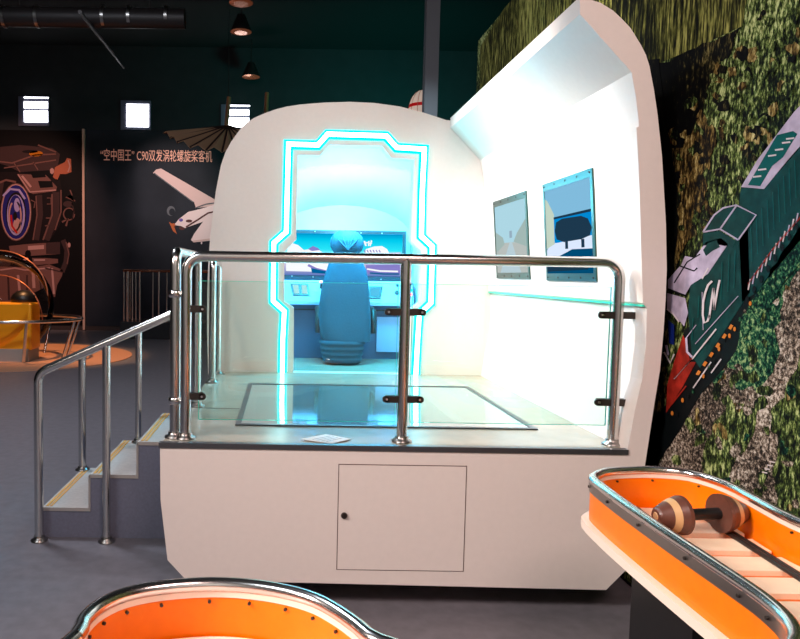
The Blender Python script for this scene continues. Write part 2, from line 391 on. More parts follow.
L_ = [  # (layer, material, points)
 (1, 1, [(-12, 147), (0, 147), (20, 145), (52, 148), (60, 154), (58, 165), (52, 170), (20, 172), (8, 166), (-12, 160)]),
 (2, 2, stroke([(-5, 161), (12, 163), (35, 155), (56, 154)], 1.4)), (2, 2, stroke([(4, 168), (30, 164), (56, 160)], 1.2)), (2, 2, stroke([(14, 163), (20, 172)], 1)), (2, 2, stroke([(33, 162), (38, 170)], 1)),
 (2, 8, ell(36, 153.6, 7, 2.8)), (2, 9, ell(30, 151.5, 8, 1.6)), (2, 2, stroke([(38, 145), (56, 152)], 1.4)),
 (1, 4, [(55, 167), (65, 162), (67, 158), (71, 159), (71.5, 172), (66, 174), (60, 174), (57, 181), (53, 177)]), (2, 3, stroke([(68, 160), (70, 166), (68, 172)], 1.3)), (2, 3, ell(52, 171, 2, 3)),
 (1, 9, [(-12, 172), (22, 172), (60, 180), (63, 200), (60, 225), (50, 240), (30, 250), (-12, 250)]),
 (2, 2, [(17, 174), (46, 175), (57, 187), (56, 191), (33, 194), (28, 192)]), (3, 0, [(30, 172), (44, 173), (46, 177), (33, 178)]), (3, 0, [(38, 181), (52, 181), (53, 187), (40, 188)]),
 (3, 3, stroke([(18, 174.5), (30, 192), (56, 190)], 1.2)), (3, 3, stroke([(22, 176), (31, 187)], 2)),
 (2, 1, stroke([(39, 195), (40, 215), (36, 240)], 6)), (2, 1, stroke([(56, 192), (56, 215), (46, 240)], 7)), (3, 2, stroke([(36, 196), (37, 215), (33, 240)], 1.2)), (3, 2, stroke([(52, 194), (52, 215), (43, 240)], 1.5)), (3, 2, stroke([(61, 190), (61, 212), (55, 230)], 1.3)),
 (3, 2, stroke([(47, 198), (51, 198), (51, 204), (47, 204)], 1)), (3, 2, stroke([(46, 218), (50, 218)], 1)), (3, 2, stroke([(45, 226), (49, 225)], 1)), (3, 2, stroke([(31, 200), (35, 202), (34, 208)], 1)),
 (3, 2, ell(16, 212, 15.5, 29)), (4, 3, ell(16, 212, 14.8, 28)), (5, 5, ell(16, 212, 13.8, 27)), (6, 9, ell(16, 214, 10.2, 22)), (7, 6, ell(16, 215, 9, 20.5)), (8, 5, ell(15.5, 214, 7.5, 19)),
 (9, 3, stroke(ell(15, 216, 6, 15, 16, -1.2, 4.2), 1.6)), (9, 6, ell(17, 205, 3, 7)), (10, 7, stroke([(11, 215), (12, 226), (17, 233)], 1.8)), (9, 3, ell(17, 226, 4, 8)), (11, 9, ell(15, 216, 2, 4)),
 (6, 6, stroke([(3, 196), (10, 189), (19, 190), (25, 199)], 2.2)),
 (1, 2, stroke(ell(69, 214, 5.5, 6, 16), 1.2)), (1, 2, stroke([(70, 190), (72, 195), (66, 197), (75, 201)], 1.5)), (1, 1, ell(68, 204, 5, 3)), (1, 2, stroke([(62, 222), (68, 219), (66, 226)], 2)), (1, 1, stroke([(72, 203), (74, 212), (72, 220)], 1.2)),
 (2, 2, [(9, 246), (28, 244), (60, 242), (60, 254), (28, 256), (10, 252)]), (3, 3, [(28, 246), (44, 245), (44, 249), (28, 250)]), (3, 1, [(46, 243), (60, 242), (60, 254), (46, 254)]),
 (2, 2, [(32, 258), (46, 258), (58, 259), (58, 263), (46, 265), (34, 267)]), (3, 3, stroke([(34, 260), (45, 260)], 1.6)), (2, 3, ell(69, 245, 1.5, 2.5)), (2, 1, stroke([(63, 240), (67, 250), (66, 262), (62, 272)], 5)), (3, 2, stroke([(66, 242), (69, 254), (67, 264)], 1)),
 (2, 2, [(-12, 266), (20, 267), (48, 264), (63, 270), (62, 276), (57, 285), (55, 297), (50, 297), (47, 286), (20, 300), (-12, 312)]),
 (3, 3, stroke([(0, 270), (15, 268), (25, 270), (50, 268)], 1.5)), (3, 3, stroke([(52, 268), (54, 294)], 2)), (3, 3, stroke([(33, 270), (34, 288)], 3)), (3, 3, stroke([(18, 275), (20, 295)], 2.4)), (3, 1, stroke([(27, 275), (27, 292)], 1.5)), (3, 1, stroke([(8, 275), (9, 300)], 2)), (3, 1, stroke([(45, 268), (62, 272)], 1.2)), (3, 1, stroke([(39, 272), (41, 289)], 1.5)),
 (3, 0, ell(28, 254, 3, 4)), (3, 3, stroke([(13, 257), (20, 262), (28, 258)], 2.2)), (3, 1, [(-10, 255), (12, 256), (10, 266), (-10, 266)]), (3, 1, [(-10, 180), (4, 182), (1, 200), (-10, 210)]), (4, 2, stroke([(-4, 184), (6, 180), (16, 182)], 2)),
]
for (ly, mi, pts) in L_: pq(e, pts, Yw, ly, mi)
tag(e.build('engine_poster', em, origin=(a.x, Yw, 0)), 'tall dark poster on the far wall showing a cutaway engine in copper tones', 'poster')
a = at(84.2, 331, 19.2); b = at(84.2, 131, 19.2)
tag(MB().box(a.x - 0.03, a.x + 0.03, 19.16, 19.3, 0.02, b.z + 0.05).build('dividing_strip', mat('strip_pale', (214, 170, 150), 0.5), origin=(a.x, 19.2, 0)), 'thin pale vertical strip between the two dark wall posters', 'strip')

am = [mat('print_charcoal', (44, 46, 54), 0.6, spec=0.08, noise=0.25, scale=0.8), mat('print_wing', (222, 186, 184), 0.5, spec=0.08), mat('print_fuselage', (240, 214, 216), 0.5, spec=0.08), mat('print_grey', (104, 104, 112), 0.5, spec=0.08), mat('print_stripe', (96, 60, 60), 0.5, spec=0.08), mat('print_blade', (196, 104, 66), 0.5, spec=0.08), mat('print_window', (110, 90, 170), 0.5, spec=0.08)]
ap = thing('aircraft_poster', 'large dark poster on the far wall with a white propeller aircraft and a Chinese title', 'poster', (at(86, 331, Yw).x, Yw, 0))
e = MB()
a = at(85.8, 331, Yw); b = at(300, 133, Yw)
e.box(a.x, b.x, Yw - 0.004, Yw + 0.04, 0.13, b.z)
for (ly, mi, pts) in [
 (1, 1, [(153, 173), (156, 169.5), (161, 168.5), (214, 199), (232, 212), (214, 206), (196, 208), (194, 202)]), (2, 3, stroke([(154, 173), (193, 202)], 1)),
 (2, 2, [(174, 225), (179, 219), (188, 212), (200, 209), (214, 205), (240, 202), (240, 216), (214, 213), (205, 221), (185, 228), (181, 226)]),
 (3, 4, stroke([(186, 227), (199, 219), (208, 213), (222, 210)], 1.6)), (3, 6, ell(181, 220, 2, 1.6)), (3, 4, ell(189, 221, 3.2, 1.5)), (3, 3, stroke([(195, 208), (206, 204), (214, 203)], 1)),
 (1, 2, [(191, 240), (194, 234), (202, 223), (210, 214), (224, 210), (224, 238), (208, 241), (194, 242.5)]), (2, 1, stroke([(193, 241.5), (214, 239)], 2)),
 (1, 3, ell(171, 211, 4.2, 5, 16)), (2, 0, ell(172, 212, 3.0, 3.6, 16)), (1, 5, [(169, 222), (173, 224), (177, 234), (173, 231)]), (2, 5, ell(173.5, 225, 2, 1.6)), (1, 4, ell(182, 228, 3, 2)), (1, 2, ell(201.5, 243, 0.8, 1.2, 8))]:
    pq(e, pts, Yw, ly, mi)
e.build('printed_panel', am, ap)
ta = at(100.5, 159.5, 19.22); tb = at(212, 162.5, 19.22)
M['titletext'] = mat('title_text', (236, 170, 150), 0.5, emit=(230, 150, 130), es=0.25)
sl = math.atan2((tb.z - ta.z), (tb.x - ta.x))
text_mesh('\u201c空中国王\u201d C90双发涡轮螺旋桨客机', 0.34, ta, Matrix.Rotation(PI / 2, 3, 'X'), M['titletext'], 'title_lettering', ap, width=(tb - ta).length)

# ================================================================= MURAL WALL
XM = 1.86
Yfar = at_x(478, 60, XM).y; ZT = at_x(478, 42, XM).z
struct(MB().box(XM, XM + 0.15, 0.4, Yfar, 0, ZT).build('wall_right', M['dark']))
hill = speckle('print_hillside', [(12, 14, 10), (48, 48, 22), (98, 96, 44), (160, 154, 84)], [0.40, 0.48, 0.56, 0.66], (1, 1.3, 0.16), 46, big=1.3, bigamt=0.5)
bush = speckle('print_foliage', [(8, 10, 10), (42, 52, 24), (88, 104, 48), (186, 190, 130)], [0.42, 0.50, 0.57, 0.68], (1, 1.2, 0.5), 58, big=1.8, bigamt=0.45)
shade_ = speckle('print_dark_wood_and_shadow', [(5, 5, 7), (10, 12, 10), (54, 48, 26), (126, 112, 66)], [0.42, 0.56, 0.63, 0.74], (1, 1.2, 0.4), 50, big=1.6, bigamt=0.6)
brown = speckle('print_dry_grass', [(12, 10, 8), (66, 50, 24), (124, 100, 52), (200, 186, 130)], [0.40, 0.48, 0.57, 0.70], (1, 1.2, 0.4), 52, big=2.2, bigamt=0.45)
gravel = speckle('print_gravel', [(24, 20, 18), (80, 66, 56), (128, 112, 98), (200, 186, 172)], [0.40, 0.47, 0.55, 0.66], (1, 1, 1), 75, big=2.6, bigamt=0.4)
green = speckle('print_green_verge', [(4, 14, 14), (10, 50, 38), (38, 90, 56), (150, 166, 112)], [0.42, 0.5, 0.58, 0.70], (1, 1, 0.8), 70, big=2.2, bigamt=0.5)
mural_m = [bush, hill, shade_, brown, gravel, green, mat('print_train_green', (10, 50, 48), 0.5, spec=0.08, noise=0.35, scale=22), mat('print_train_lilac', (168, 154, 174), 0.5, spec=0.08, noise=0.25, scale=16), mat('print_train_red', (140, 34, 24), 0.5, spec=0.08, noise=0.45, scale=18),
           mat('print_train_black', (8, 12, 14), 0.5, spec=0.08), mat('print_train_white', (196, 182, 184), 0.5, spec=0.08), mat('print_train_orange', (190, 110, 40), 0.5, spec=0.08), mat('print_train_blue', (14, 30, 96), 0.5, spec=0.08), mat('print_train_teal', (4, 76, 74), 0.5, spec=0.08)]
mu = MB()
mu.box(XM - 0.006, XM - 0.001, 0.4, Yfar, 0.02, ZT - 0.0, mi=0)
def jit(pts, amt, step=9):
    out = []
    for i in range(len(pts)):
        a = Vector(pts[i]); b = Vector(pts[(i + 1) % len(pts)]); n = max(1, int((b - a).length / step))
        for k in range(n):
            p = a.lerp(b, k / n)
            out.append((min(804, p.x + random.uniform(-amt, amt)), p.y + random.uniform(-amt, amt)))
    return out
def mq(pts, layer, mi):
    if layer >= 4: pts = [((px + 150, py - 165) if px >= 800 else (px, py)) for px, py in pts]
    mu.prism([at_x(px, py, XM - 0.006 - layer * 0.0012) for px, py in pts], (0.001, 0, 0), mi=mi)
ym = lambda px, py: (px, py)
mq([(480, 47), (503, 10), (560, -60), (760, -90), (742, 26), (700, 46), (650, 67), (600, 92), (560, 150), (480, 150)], 1, 1)
mq(jit([(600, 92), (650, 68), (740, 29), (728, 60), (706, 90), (696, 130), (676, 160), (670, 230), (660, 250), (600, 250)], 2.2), 2, 2)
mq(jit([(670, 150), (684, 150), (700, 110), (716, 130), (708, 190), (700, 215), (682, 255), (664, 280), (640, 260), (668, 200)], 2.5), 3, 3)
mq(jit([(640, 500), (690, 400), (724, 366), (769, 300), (803, 238), (803, 520), (640, 520)], 1.5), 2, 4)
mq(jit([(728, 330), (770, 298), (803, 240), (803, 262), (786, 300), (775, 330), (782, 352), (770, 372), (752, 402), (742, 372), (730, 368)], 3), 3, 5)
mq(jit([(704, 440), (730, 400), (760, 408), (748, 440), (730, 480), (700, 480)], 4), 3, 0)
mq(jit([(770, 420), (803, 350), (803, 520), (780, 520), (775, 460)], 4), 3, 0)
mq(jit([(640, 60), (660, 60), (667, 130), (678, 200), (676, 270), (668, 330), (664, 420), (656, 480), (636, 500)], 1.6), 4, 2)  # booth's shadow on the mural, painted as a dark strip beside the cap
rb = random.Random(11)
nb_ = 0
def blobs(n, x0, x1, y0, y1, mis, ok, rx=(2, 6), ry=(3, 9)):
    global nb_
    for _ in range(n):
        x, y = rb.uniform(x0, x1), rb.uniform(y0, y1)
        if not ok(x, y): continue
        pts = ell(x, y, rb.uniform(*rx), rb.uniform(*ry), 9, rot=rb.uniform(-.6, .9))
        pts = [(min(799, px + rb.uniform(-1.5, 1.5)), py + rb.uniform(-1.5, 1.5)) for px, py in pts]
        nb_ += 1; mq(pts, 3.05 + nb_ * 0.0025, rb.choice(mis))
below = lambda x, y: y > 500 - (x - 640) * 1.62
blobs(170, 668, 798, 250, 520, [0, 4, 4, 5, 0, 3], below)
blobs(120, 690, 798, 5, 210, [0, 3, 3, 0, 0, 2], lambda x, y: y < 330 - (x - 690) * 1.9 and y > 95 - (x - 690) * 1.3)
blobs(30, 668, 705, 120, 260, [2, 3, 0], lambda x, y: True, (1.5, 4), (3, 9))
# locomotive print
mq([(640, 500), (652, 420), (666, 405), (684, 330), (745, 290), (803, 215), (803, 240), (769, 302), (724, 368), (700, 395), (680, 430), (657, 464), (648, 480)], 4, 9)
mq(jit([(757, 292), (803, 222), (803, 256), (769, 306), (735, 350), (742, 318)], 2), 5, 5)
mq([(741, 187), (764, 189), (803, 138), (803, 222), (757, 292), (742, 302), (738, 215)], 5, 6)
mq([(741, 187), (758, 159), (778, 133), (794, 112), (803, 108), (803, 138), (787.7, 160), (764, 189)], 6, 7)
mq([(748, 185), (760, 186), (772, 166), (783, 157), (797, 134), (793, 131), (777, 135), (763, 159)], 7, 13)
for (x, y) in [(753, 177), (758, 170), (768, 156), (775, 150), (782, 143), (786, 139)]: mq(stroke([(x, y), (x + 8, y - 1)], 1.6), 8, 10)
mq([(688, 312), (690, 286), (728, 244), (738, 239), (741, 215), (748, 230), (750, 292), (700, 368), (692, 356)], 5, 6)
mq([(703, 232), (714, 215), (723, 207.5), (736, 205), (756, 215), (738, 240), (720, 229)], 7, 6)
for st in ([(703, 232), (720, 229), (738, 240)], [(720, 229), (736, 206)], [(703, 232), (714, 215), (723, 208), (736, 205), (756, 215), (738, 240)]): mq(stroke(st, 1.5), 8, 7)
mq([(703, 233), (720, 231), (736, 241), (733, 247), (712, 244), (703, 246)], 6, 6)
mq([(668, 289), (668, 279.6), (681, 265), (685, 256), (694.5, 258), (706, 242), (721, 238), (728, 244), (707.7, 274), (690.7, 285), (685, 295)], 6, 7)
mq([(703, 250), (708, 243), (716, 240), (720, 247), (712, 251), (706, 256)], 7, 6)
mq(stroke([(668, 289), (686, 296)], 1.8), 7, 9); mq(stroke([(680, 266), (694, 271), (697, 268)], 1.3), 7, 9); mq(stroke([(674, 283), (687, 262), (700, 254)], 1.1), 7, 9)
mq(stroke([(702, 279), (708, 268)], 1.2), 7, 10)
mq([(667, 293), (685, 298), (688, 313), (684, 326), (677, 318), (667, 310)], 6, 7)
mq(stroke([(667, 309), (673, 314), (679, 322)], 1.3), 7, 10)
mq([(668, 320), (674, 325), (674, 345), (669, 343)], 6, 12)
mq([(683, 335), (686, 343), (690, 362), (696, 362), (683, 386), (666, 413), (667, 385), (674, 362)], 6, 8)
mq(stroke([(664, 352), (670, 363), (674, 354)], 1.5), 7, 10); mq(stroke([(666, 345), (668, 355)], 2), 7, 7)
mq(stroke([(686, 338), (687, 352), (692, 357)], 2), 7, 7)
for (st, wd, mi) in [([(674, 378), (692, 358)], 1.3, 8), ([(674, 379), (691, 359.5)], .7, 10), ([(692, 359), (716, 329)], 1.4, 10), ([(693, 388), (711, 362)], 1.2, 10), ([(711, 373), (721, 359)], 1.2, 10), ([(695, 344), (738, 296)], .7, 7), ([(686, 338), (696, 325)], .8, 7), ([(667, 410), (686, 386)], 1.2, 8), ([(748, 284), (772, 250), (803, 205)], 1.2, 8), ([(702, 292), (703, 330)], .6, 7)]:
    mq(stroke(st, wd), 8, mi)
for k in range(13):
    t = k / 12; x = 748 + t * 52; y = 290 - t * 72
    mq(stroke([(x, y), (x + 2.2, y - 11)], 1.1), 8, 7 if k % 2 else 10)
for k in range(6): x = 697 + k * 6.5; y = 375 - k * 9.2; mq(stroke([(x, y), (x + 2.5, y - 4)], 3), 8, 11)
# CN logotype on the locomotive side
mq(stroke([(712, 281), (708, 285), (705, 293), (703, 303), (702.6, 315), (704, 323), (707.5, 321), (709.5, 315)], 2), 9, 10)
mq(stroke([(709, 318), (711.5, 300), (713.5, 288)], 1.9), 9, 10); mq(stroke([(713.5, 288), (714.2, 310)], 1.7), 9, 10); mq(stroke([(713.9, 310), (717, 292), (719.5, 280)], 1.9), 9, 10)
for k in range(9): x = 752 + k * 5.5; mq(stroke([(x, 262 - k * 8), (x - 1.5, 224 - k * 8)], .5), 8, 13)
for (x, y0_, y1_) in [(699, 296, 318), (722, 262, 300), (729, 254, 292), (735, 250, 288), (693, 318, 340)]: mq(stroke([(x, y0_), (x - 1.2, y1_)], .6), 8, 13)
for k in range(16): x = 672 + k * 5.2; y = 418 - k * 7.6 + rb.uniform(-5, 5); mq(ell(x, y, 1.3, 2.4, 8), 8, rb.choice([5, 9, 11, 4]))
for k in range(8): x = 747 + k * 7; mq(ell(x, 300 - k * 10.5, 2, 4, 8), 8, 9)
# gravel ladder mark
for k in range(4): mq(stroke([(762 + k * 2.6, 472 - k * 3.5), (767 + k * 2.6, 473 - k * 3.5)], 1.2), 9, 10)
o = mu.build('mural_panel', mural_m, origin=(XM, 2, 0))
tag(o, 'wall-high printed mural of a freight locomotive on a wooded hillside, right of the booth', 'mural')

# ================================================================= BOOTH
Y0, Y1 = 3.30, 5.80
booth = thing('simulator_booth', 'large white open-sided driving simulator booth with arched end wall and cyan neon doorway', 'simulator booth', (0.5, 4.5, 0))
outer = [(160.5, 500), (167.5, 560), (186, 580), (606, 590), (629, 567), (637, 520), (644.6, 468), (649, 439), (655, 400), (660, 370), (663.5, 332), (665.6, 300), (666.8, 270), (666, 225), (664, 190), (662, 156), (657.5, 114), (654, 90), (649.5, 66), (646, 55), (641, 45), (630.5, 28), (622, 19), (613, 10.5), (600, 2.5), (580, -3.5)]
inner = [(580, 14), (631.4, 72), (636, 98), (638.6, 120), (638.8, 126.5), (636.5, 127.5), (639.5, 190), (641.2, 250), (643, 303), (646.8, 307), (646, 345), (642, 380), (635, 410), (627, 450.5)]
ZP = at(400, 449, Y0).z - 0.004
fl = at(160, 446, Y0); XLp = fl.x
poly = [Vector((XLp, Y0, ZP))] + [at(x, y, Y0) for x, y in outer] + [at(x, y, Y0) for x, y in inner]
poly[-1].z = ZP; XRi = poly[-1].x
n_out = len(outer)
hull = MB().prism(poly, (0, Y1 - Y0, 0))
hull.build('hull', M['cream'], booth)
print('ZP', ZP, 'XL', XLp, 'XR', XRi)
# floor board
dk = MB().box(XLp + .005, XRi, Y0 + 0.004, 7.2, ZP, ZP + 0.012)
dk.build('deck_floor', M['deck'], booth)
ZD = ZP + 0.012
MB().box(XLp - 0.006, XRi + 0.005, Y0 - 0.006, Y0 + 0.03, ZP - 0.007, ZP + 0.018).build('front_edge_trim', M['trim'], booth)
for (x0, y0, x1, y1) in [(196, 408, 251, 409), (238, 384, 250, 384.2)]:
    a = at_z(x0, y0, ZD); b = at_z(x1, y1, ZD)
    MB().box(a.x, b.x, a.y, a.y + 0.006, ZD, ZD + 0.001).build('floor_seam', M['line'], booth)
# inset glass floor panel
q = [at_z(x, y, ZD) for x, y in [(240.6, 424), (533, 429.5), (464, 388), (253, 384.6)]]
xa = (q[0].x + q[3].x) / 2; xb = (q[1].x + q[2].x) / 2; ya = (q[0].y + q[1].y) / 2; yb = (q[2].y + q[3].y) / 2
ip = MB().box(xa, xb, ya, yb, ZD, ZD + 0.004).build('inset_glass_panel', M['deckglass'], booth)
fr = MB(); t = 0.03
fr.box(xa - t, xb + t, ya - t, ya, ZD, ZD + 0.008).box(xa - t, xb + t, yb, yb + t, ZD, ZD + 0.008).box(xa - t, xa, ya, yb, ZD, ZD + 0.008).box(xb, xb + t, ya, yb, ZD, ZD + 0.008)
fr.build('panel_frame', M['trim'], ip)
# plinth below
pa = at(240, 585, Y0)
MB().box(-0.25, 1.4, Y0 + 0.35, 7.0, 0, 0.3).build('base_plinth', M['kick'], booth)
# access door
dd = [at(x, y, Y0 - 0.002) for x, y in [(339, 465), (465.5, 466.5), (463.5, 571), (337.5, 569)]]
x0, x1, z0, z1 = (dd[0].x + dd[3].x) / 2, (dd[1].x + dd[2].x) / 2, (dd[2].z + dd[3].z) / 2, (dd[0].z + dd[1].z) / 2
gp = MB().box(x0 - .004, x1 + .004, Y0 - 0.0015, Y0 + 0.01, z0 - .004, z1 + .004).build('door_gap', M['line'], booth)
adr = MB().box(x0, x1, Y0 - 0.004, Y0 + 0.01, z0, z1).build('access_door', M['cream'], booth)
c = at(344, 515, Y0)
MB().lathe(c, [(-0.002, .013), (0.01, .016), (0.016, .012)], (0, -1, 0), 20).build('lock', M['darkmetal'], adr)
MB().box(c.x - .002, c.x + .002, c.y - 0.018, c.y - 0.01, c.z - .006, c.z + .006).build('keyhole', M['black'], adr)
# wainscot ledge strip on the right wall
la = at(644.5, 305.5, Y0)
MB().box(la.x - 0.006, la.x + 0.02, Y0 + 0.01, Y1, la.z - 0.006, la.z + 0.003).build('ledge_strip', M['gedge'], booth)

# arched end wall with shaped opening (2D curve fill converted to a mesh)
def plate(name, outline, holes, y0, y1, m, parent):
    c = bpy.data.curves.new('pl', 'CURVE'); c.dimensions = '2D'; c.fill_mode = 'BOTH'; c.extrude = (y1 - y0) / 2
    for loop in [outline] + holes:
        sp = c.splines.new('POLY'); sp.points.add(len(loop) - 1); sp.use_cyclic_u = True
        for i, (x, z) in enumerate(loop): sp.points[i].co = (x, z, 0, 1)
    to = bpy.data.objects.new('pl', c); COL.objects.link(to); bpy.context.view_layer.update()
    me = bpy.data.meshes.new_from_object(to.evaluated_get(bpy.context.evaluated_depsgraph_get()))
    bpy.data.objects.remove(to)
    me.transform(Matrix.Translation((0, (y0 + y1) / 2, 0)) @ Matrix.Rotation(PI / 2, 4, 'X'))
    org = Vector((0, 0, 0)); p = parent
    while p is not None: org += p.location; p = p.parent
    me.transform(Matrix.Translation(-org)); me.materials.clear(); me.materials.append(m)
    o = bpy.data.objects.new(name, me); COL.objects.link(o); o.parent = parent; return o
arch_px = [(208, 378), (207, 330), (207.3, 290), (208.3, 262), (210, 240), (212.5, 215), (216, 190), (221, 165), (225.5, 152), (231, 142), (241, 128), (247, 122.5), (254, 118), (264, 113.5), (275, 109.5), (287, 106.5), (300, 104.5), (325, 102.5), (350, 101.8), (375, 103), (400, 106.5), (425, 113), (446, 120)]
al = [(at(x, y, Y1).x, at(x, y, Y1).z) for x, y in arch_px]
al[0] = (al[0][0], ZP - 0.01)
right_prof = [(at(x, y, Y0).x - 0.004, at(x, y, Y0).z) for x, y in outer[::-1]][1:-7]
ar = al + right_prof + [(right_prof[-1][0], ZP - 0.01)]
open_px = [(293.5, 371), (293.8, 340), (294, 308), (284.3, 301), (284.3, 252), (296.3, 239), (298, 155), (320, 155.5), (329.5, 145), (382, 146), (391, 158), (414, 159.5), (411, 241), (421.5, 251), (420.5, 302), (410, 310.5), (407, 373.5)]
op = [(at(x, y, Y1).x, at(x, y, Y1).z) for x, y in open_px]
op[0] = (op[0][0], ZD + 0.0005); op[-1] = (op[-1][0], ZD + 0.0005)
plate('arched_end_wall', ar, [op], Y1, Y1 + 0.12, M['cream'], booth)
# neon frame
neon_px = [(282.3, 372), (282.8, 340), (284.3, 311), (273.2, 301), (273.8, 243), (286.3, 232), (287.3, 190), (288.5, 144.5), (318, 145.3), (327.5, 134.5), (386, 136.3), (396.3, 147.8), (424, 149.5), (422, 190), (421, 236.5), (432, 246.5), (430.5, 303), (419, 314), (417, 345), (415.5, 373)]
npt = [at(x, y, Y1) for x, y in neon_px]
npt[0].z = ZD + .001; npt[-1].z = ZD + .001
def ribbon(pts, w, y0, y1, m, name, parent):
    mb = MB(); n = len(pts); L, R = [], []
    for i, p in enumerate(pts):
        if 0 < i < n - 1:
            u = (pts[i] - pts[i - 1]); v = (pts[i + 1] - pts[i]); u.y = v.y = 0; u.normalize(); v.normalize()
            n1 = Vector((-u.z, 0, u.x)); n2 = Vector((-v.z, 0, v.x)); b = (n1 + n2).normalized(); k = w / 2 / max(0.4, b.dot(n1))
        else:
            u = (pts[1] - pts[0]) if i == 0 else (pts[-1] - pts[-2]); u.y = 0; u.normalize(); b = Vector((-u.z, 0, u.x)); k = w / 2
        L.append(p + b * k); R.append(p - b * k)
    for i in range(n - 1):
        qd = [L[i], L[i + 1], R[i + 1], R[i]]
        qa = [Vector((v.x, y0, v.z)) for v in qd]
        mb.prism(qa, (0, y1 - y0, 0))
    return mb.build(name, m, parent)
nf = ribbon(npt, 0.074, Y1 - 0.012, Y1, M['neoncyan'], 'neon_channel', booth)
ribbon(npt, 0.035, Y1 - 0.022, Y1 - 0.012, M['neoncore'], 'neon_tube', nf)

# alcove (driver's compartment shell)
XA = 0.6
def arch_ring(y, hw, zs, zt, n=14):
    pts = [Vector((XA - hw, y, ZD)), Vector((XA - hw, y, zs))]
    for k in range(1, n):
        a = PI - PI * k / n; pts.append(Vector((XA + hw * math.cos(a), y, zs + (zt - zs) * math.sin(a))))
    pts += [Vector((XA + hw, y, zs)), Vector((XA + hw, y, ZD))]
    return pts
r0 = arch_ring(Y1 + 0.12, 0.74, 2.15, 2.80); r1 = arch_ring(7.15, 0.68, 2.02, 2.33)
r0b = arch_ring(Y1 + 0.12, 0.80, 2.15, 2.86); r1b = arch_ring(7.15, 0.74, 2.02, 2.39)
sh = MB().loft([r0, r1], closed=False, caps=False).loft([r0b, r1b], closed=False, caps=False)
sh.build('alcove_shell', M['alcove'], booth)
MB().prism([Vector((p.x, 7.15, p.z)) for p in arch_ring(7.15, 0.74, 2.02, 2.39)], (0, 0.06, 0)).build('alcove_end_wall', M['alcove'], booth)

# --------------------------------------------------------- alcove contents
vs = thing('video_wall', 'wide video screen in the alcove showing a cyan sky over white clouds', 'screen', (0.6, 6.95, 1.62))
a = at(284, 279.5, 6.9); b = at(407, 231, 6.9)
xs0 = XA - 0.64; xs1 = b.x; zs0 = a.z; zs1 = b.z
MB().box(xs0, xs1, 6.94, 7.0, zs0, zs1).build('screen_frame', M['frame'], vs)
def sky_mat(name, stops, es):
    m = bpy.data.materials.new(name); m.use_nodes = True; nt = m.node_tree; nt.nodes.clear()
    o = nt.nodes.new('ShaderNodeOutputMaterial'); e = nt.nodes.new('ShaderNodeEmission'); e.inputs[1].default_value = es
    tc = nt.nodes.new('ShaderNodeTexCoord'); sx = nt.nodes.new('ShaderNodeSeparateXYZ'); r = nt.nodes.new('ShaderNodeValToRGB')
    cr = r.color_ramp
    while len(cr.elements) < len(stops): cr.elements.new(0.5)
    for el, (p, c) in zip(cr.elements, stops): el.position = p; el.color = lin(c)
    nt.links.new(tc.outputs['Generated'], sx.inputs[0]); nt.links.new(sx.outputs['Z'], r.inputs[0]); nt.links.new(r.outputs[0], e.inputs[0]); nt.links.new(e.outputs[0], o.inputs[0])
    return m
scr = sky_mat('video_sky', [(0.0, (90, 120, 190)), (0.25, (200, 190, 225)), (0.42, (190, 245, 250)), (0.62, (40, 230, 250)), (0.85, (0, 205, 240)), (1.0, (0, 150, 210))], 1.0)
sp_ = MB().box(xs0 + .03, xs1 - .035, 6.935, 6.945, zs0 + .045, zs1 - .035).build('screen', scr, vs)
cl = MB(); sm_ = [emis('scr_white', (0.95, 0.98, 1.0), 1.0), emis('scr_violet', (0.25, 0.22, 0.6), 1.0), emis('scr_blue', (0.0, 0.12, 0.32), 1.0), emis('scr_pink', (0.95, 0.6, 0.8), 1.0)]
def sq(pts, ly, mi):
    cl.prism([at(x, y, 6.93 - 0.002 * ly) for x, y in pts], (0, 0.0015, 0), mi=mi)
sq([(286, 256), (288, 247), (292, 243), (298, 245), (304, 250), (316, 248), (322, 252), (328, 257), (328, 272), (286, 271)], 1, 0)
sq([(308, 249), (313, 246), (318, 248), (320, 250), (312, 251)], 2, 1)
sq(stroke([(308, 265), (316, 269), (326, 271.5), (335, 271.5)], 2.4), 2, 1)
sq([(311, 268), (330, 272), (330, 274), (312, 273)], 3, 2)
sq([(364, 256), (366, 249), (374, 246.5), (382, 246), (387, 249), (391, 256)], 1, 0)
sq([(391, 256), (388, 253), (400, 252.5), (402, 256)], 1, 3)
sq([(366, 265), (400, 264.5), (400, 274), (366, 273)], 1, 1)
sq(stroke([(367, 269), (380, 271), (398, 271.5)], 1.6), 2, 0); sq(stroke([(370, 273), (384, 274), (399, 274)], 1.6), 2, 2)
sq(stroke([(364.3, 241), (366, 246)], 1.6), 2, 0); sq(stroke([(363, 243), (368, 242.6)], 1.2), 2, 0); sq(stroke([(369, 241), (368.5, 246)], 1.2), 2, 0); sq(stroke([(371.6, 240.4), (370, 246)], 1.4), 2, 0); sq(stroke([(368.5, 243.5), (372, 243)], 1.0), 2, 0)
for k in range(6): sq(stroke([(364 + k * 3, 250), (365.4 + k * 3, 252.5)], 1.0), 3, 1)
cl.build('screen_picture', sm_, vs)
for (x, y) in [(315, 231.5), (361, 233), (382, 233.4), (292, 276), (313, 277), (381, 279.3)]:
    c = at(x, y, 6.938); MB().lathe(c, [(0, .007), (.006, .005)], (0, -1, 0), 8).build('screw', M['silver'], vs)

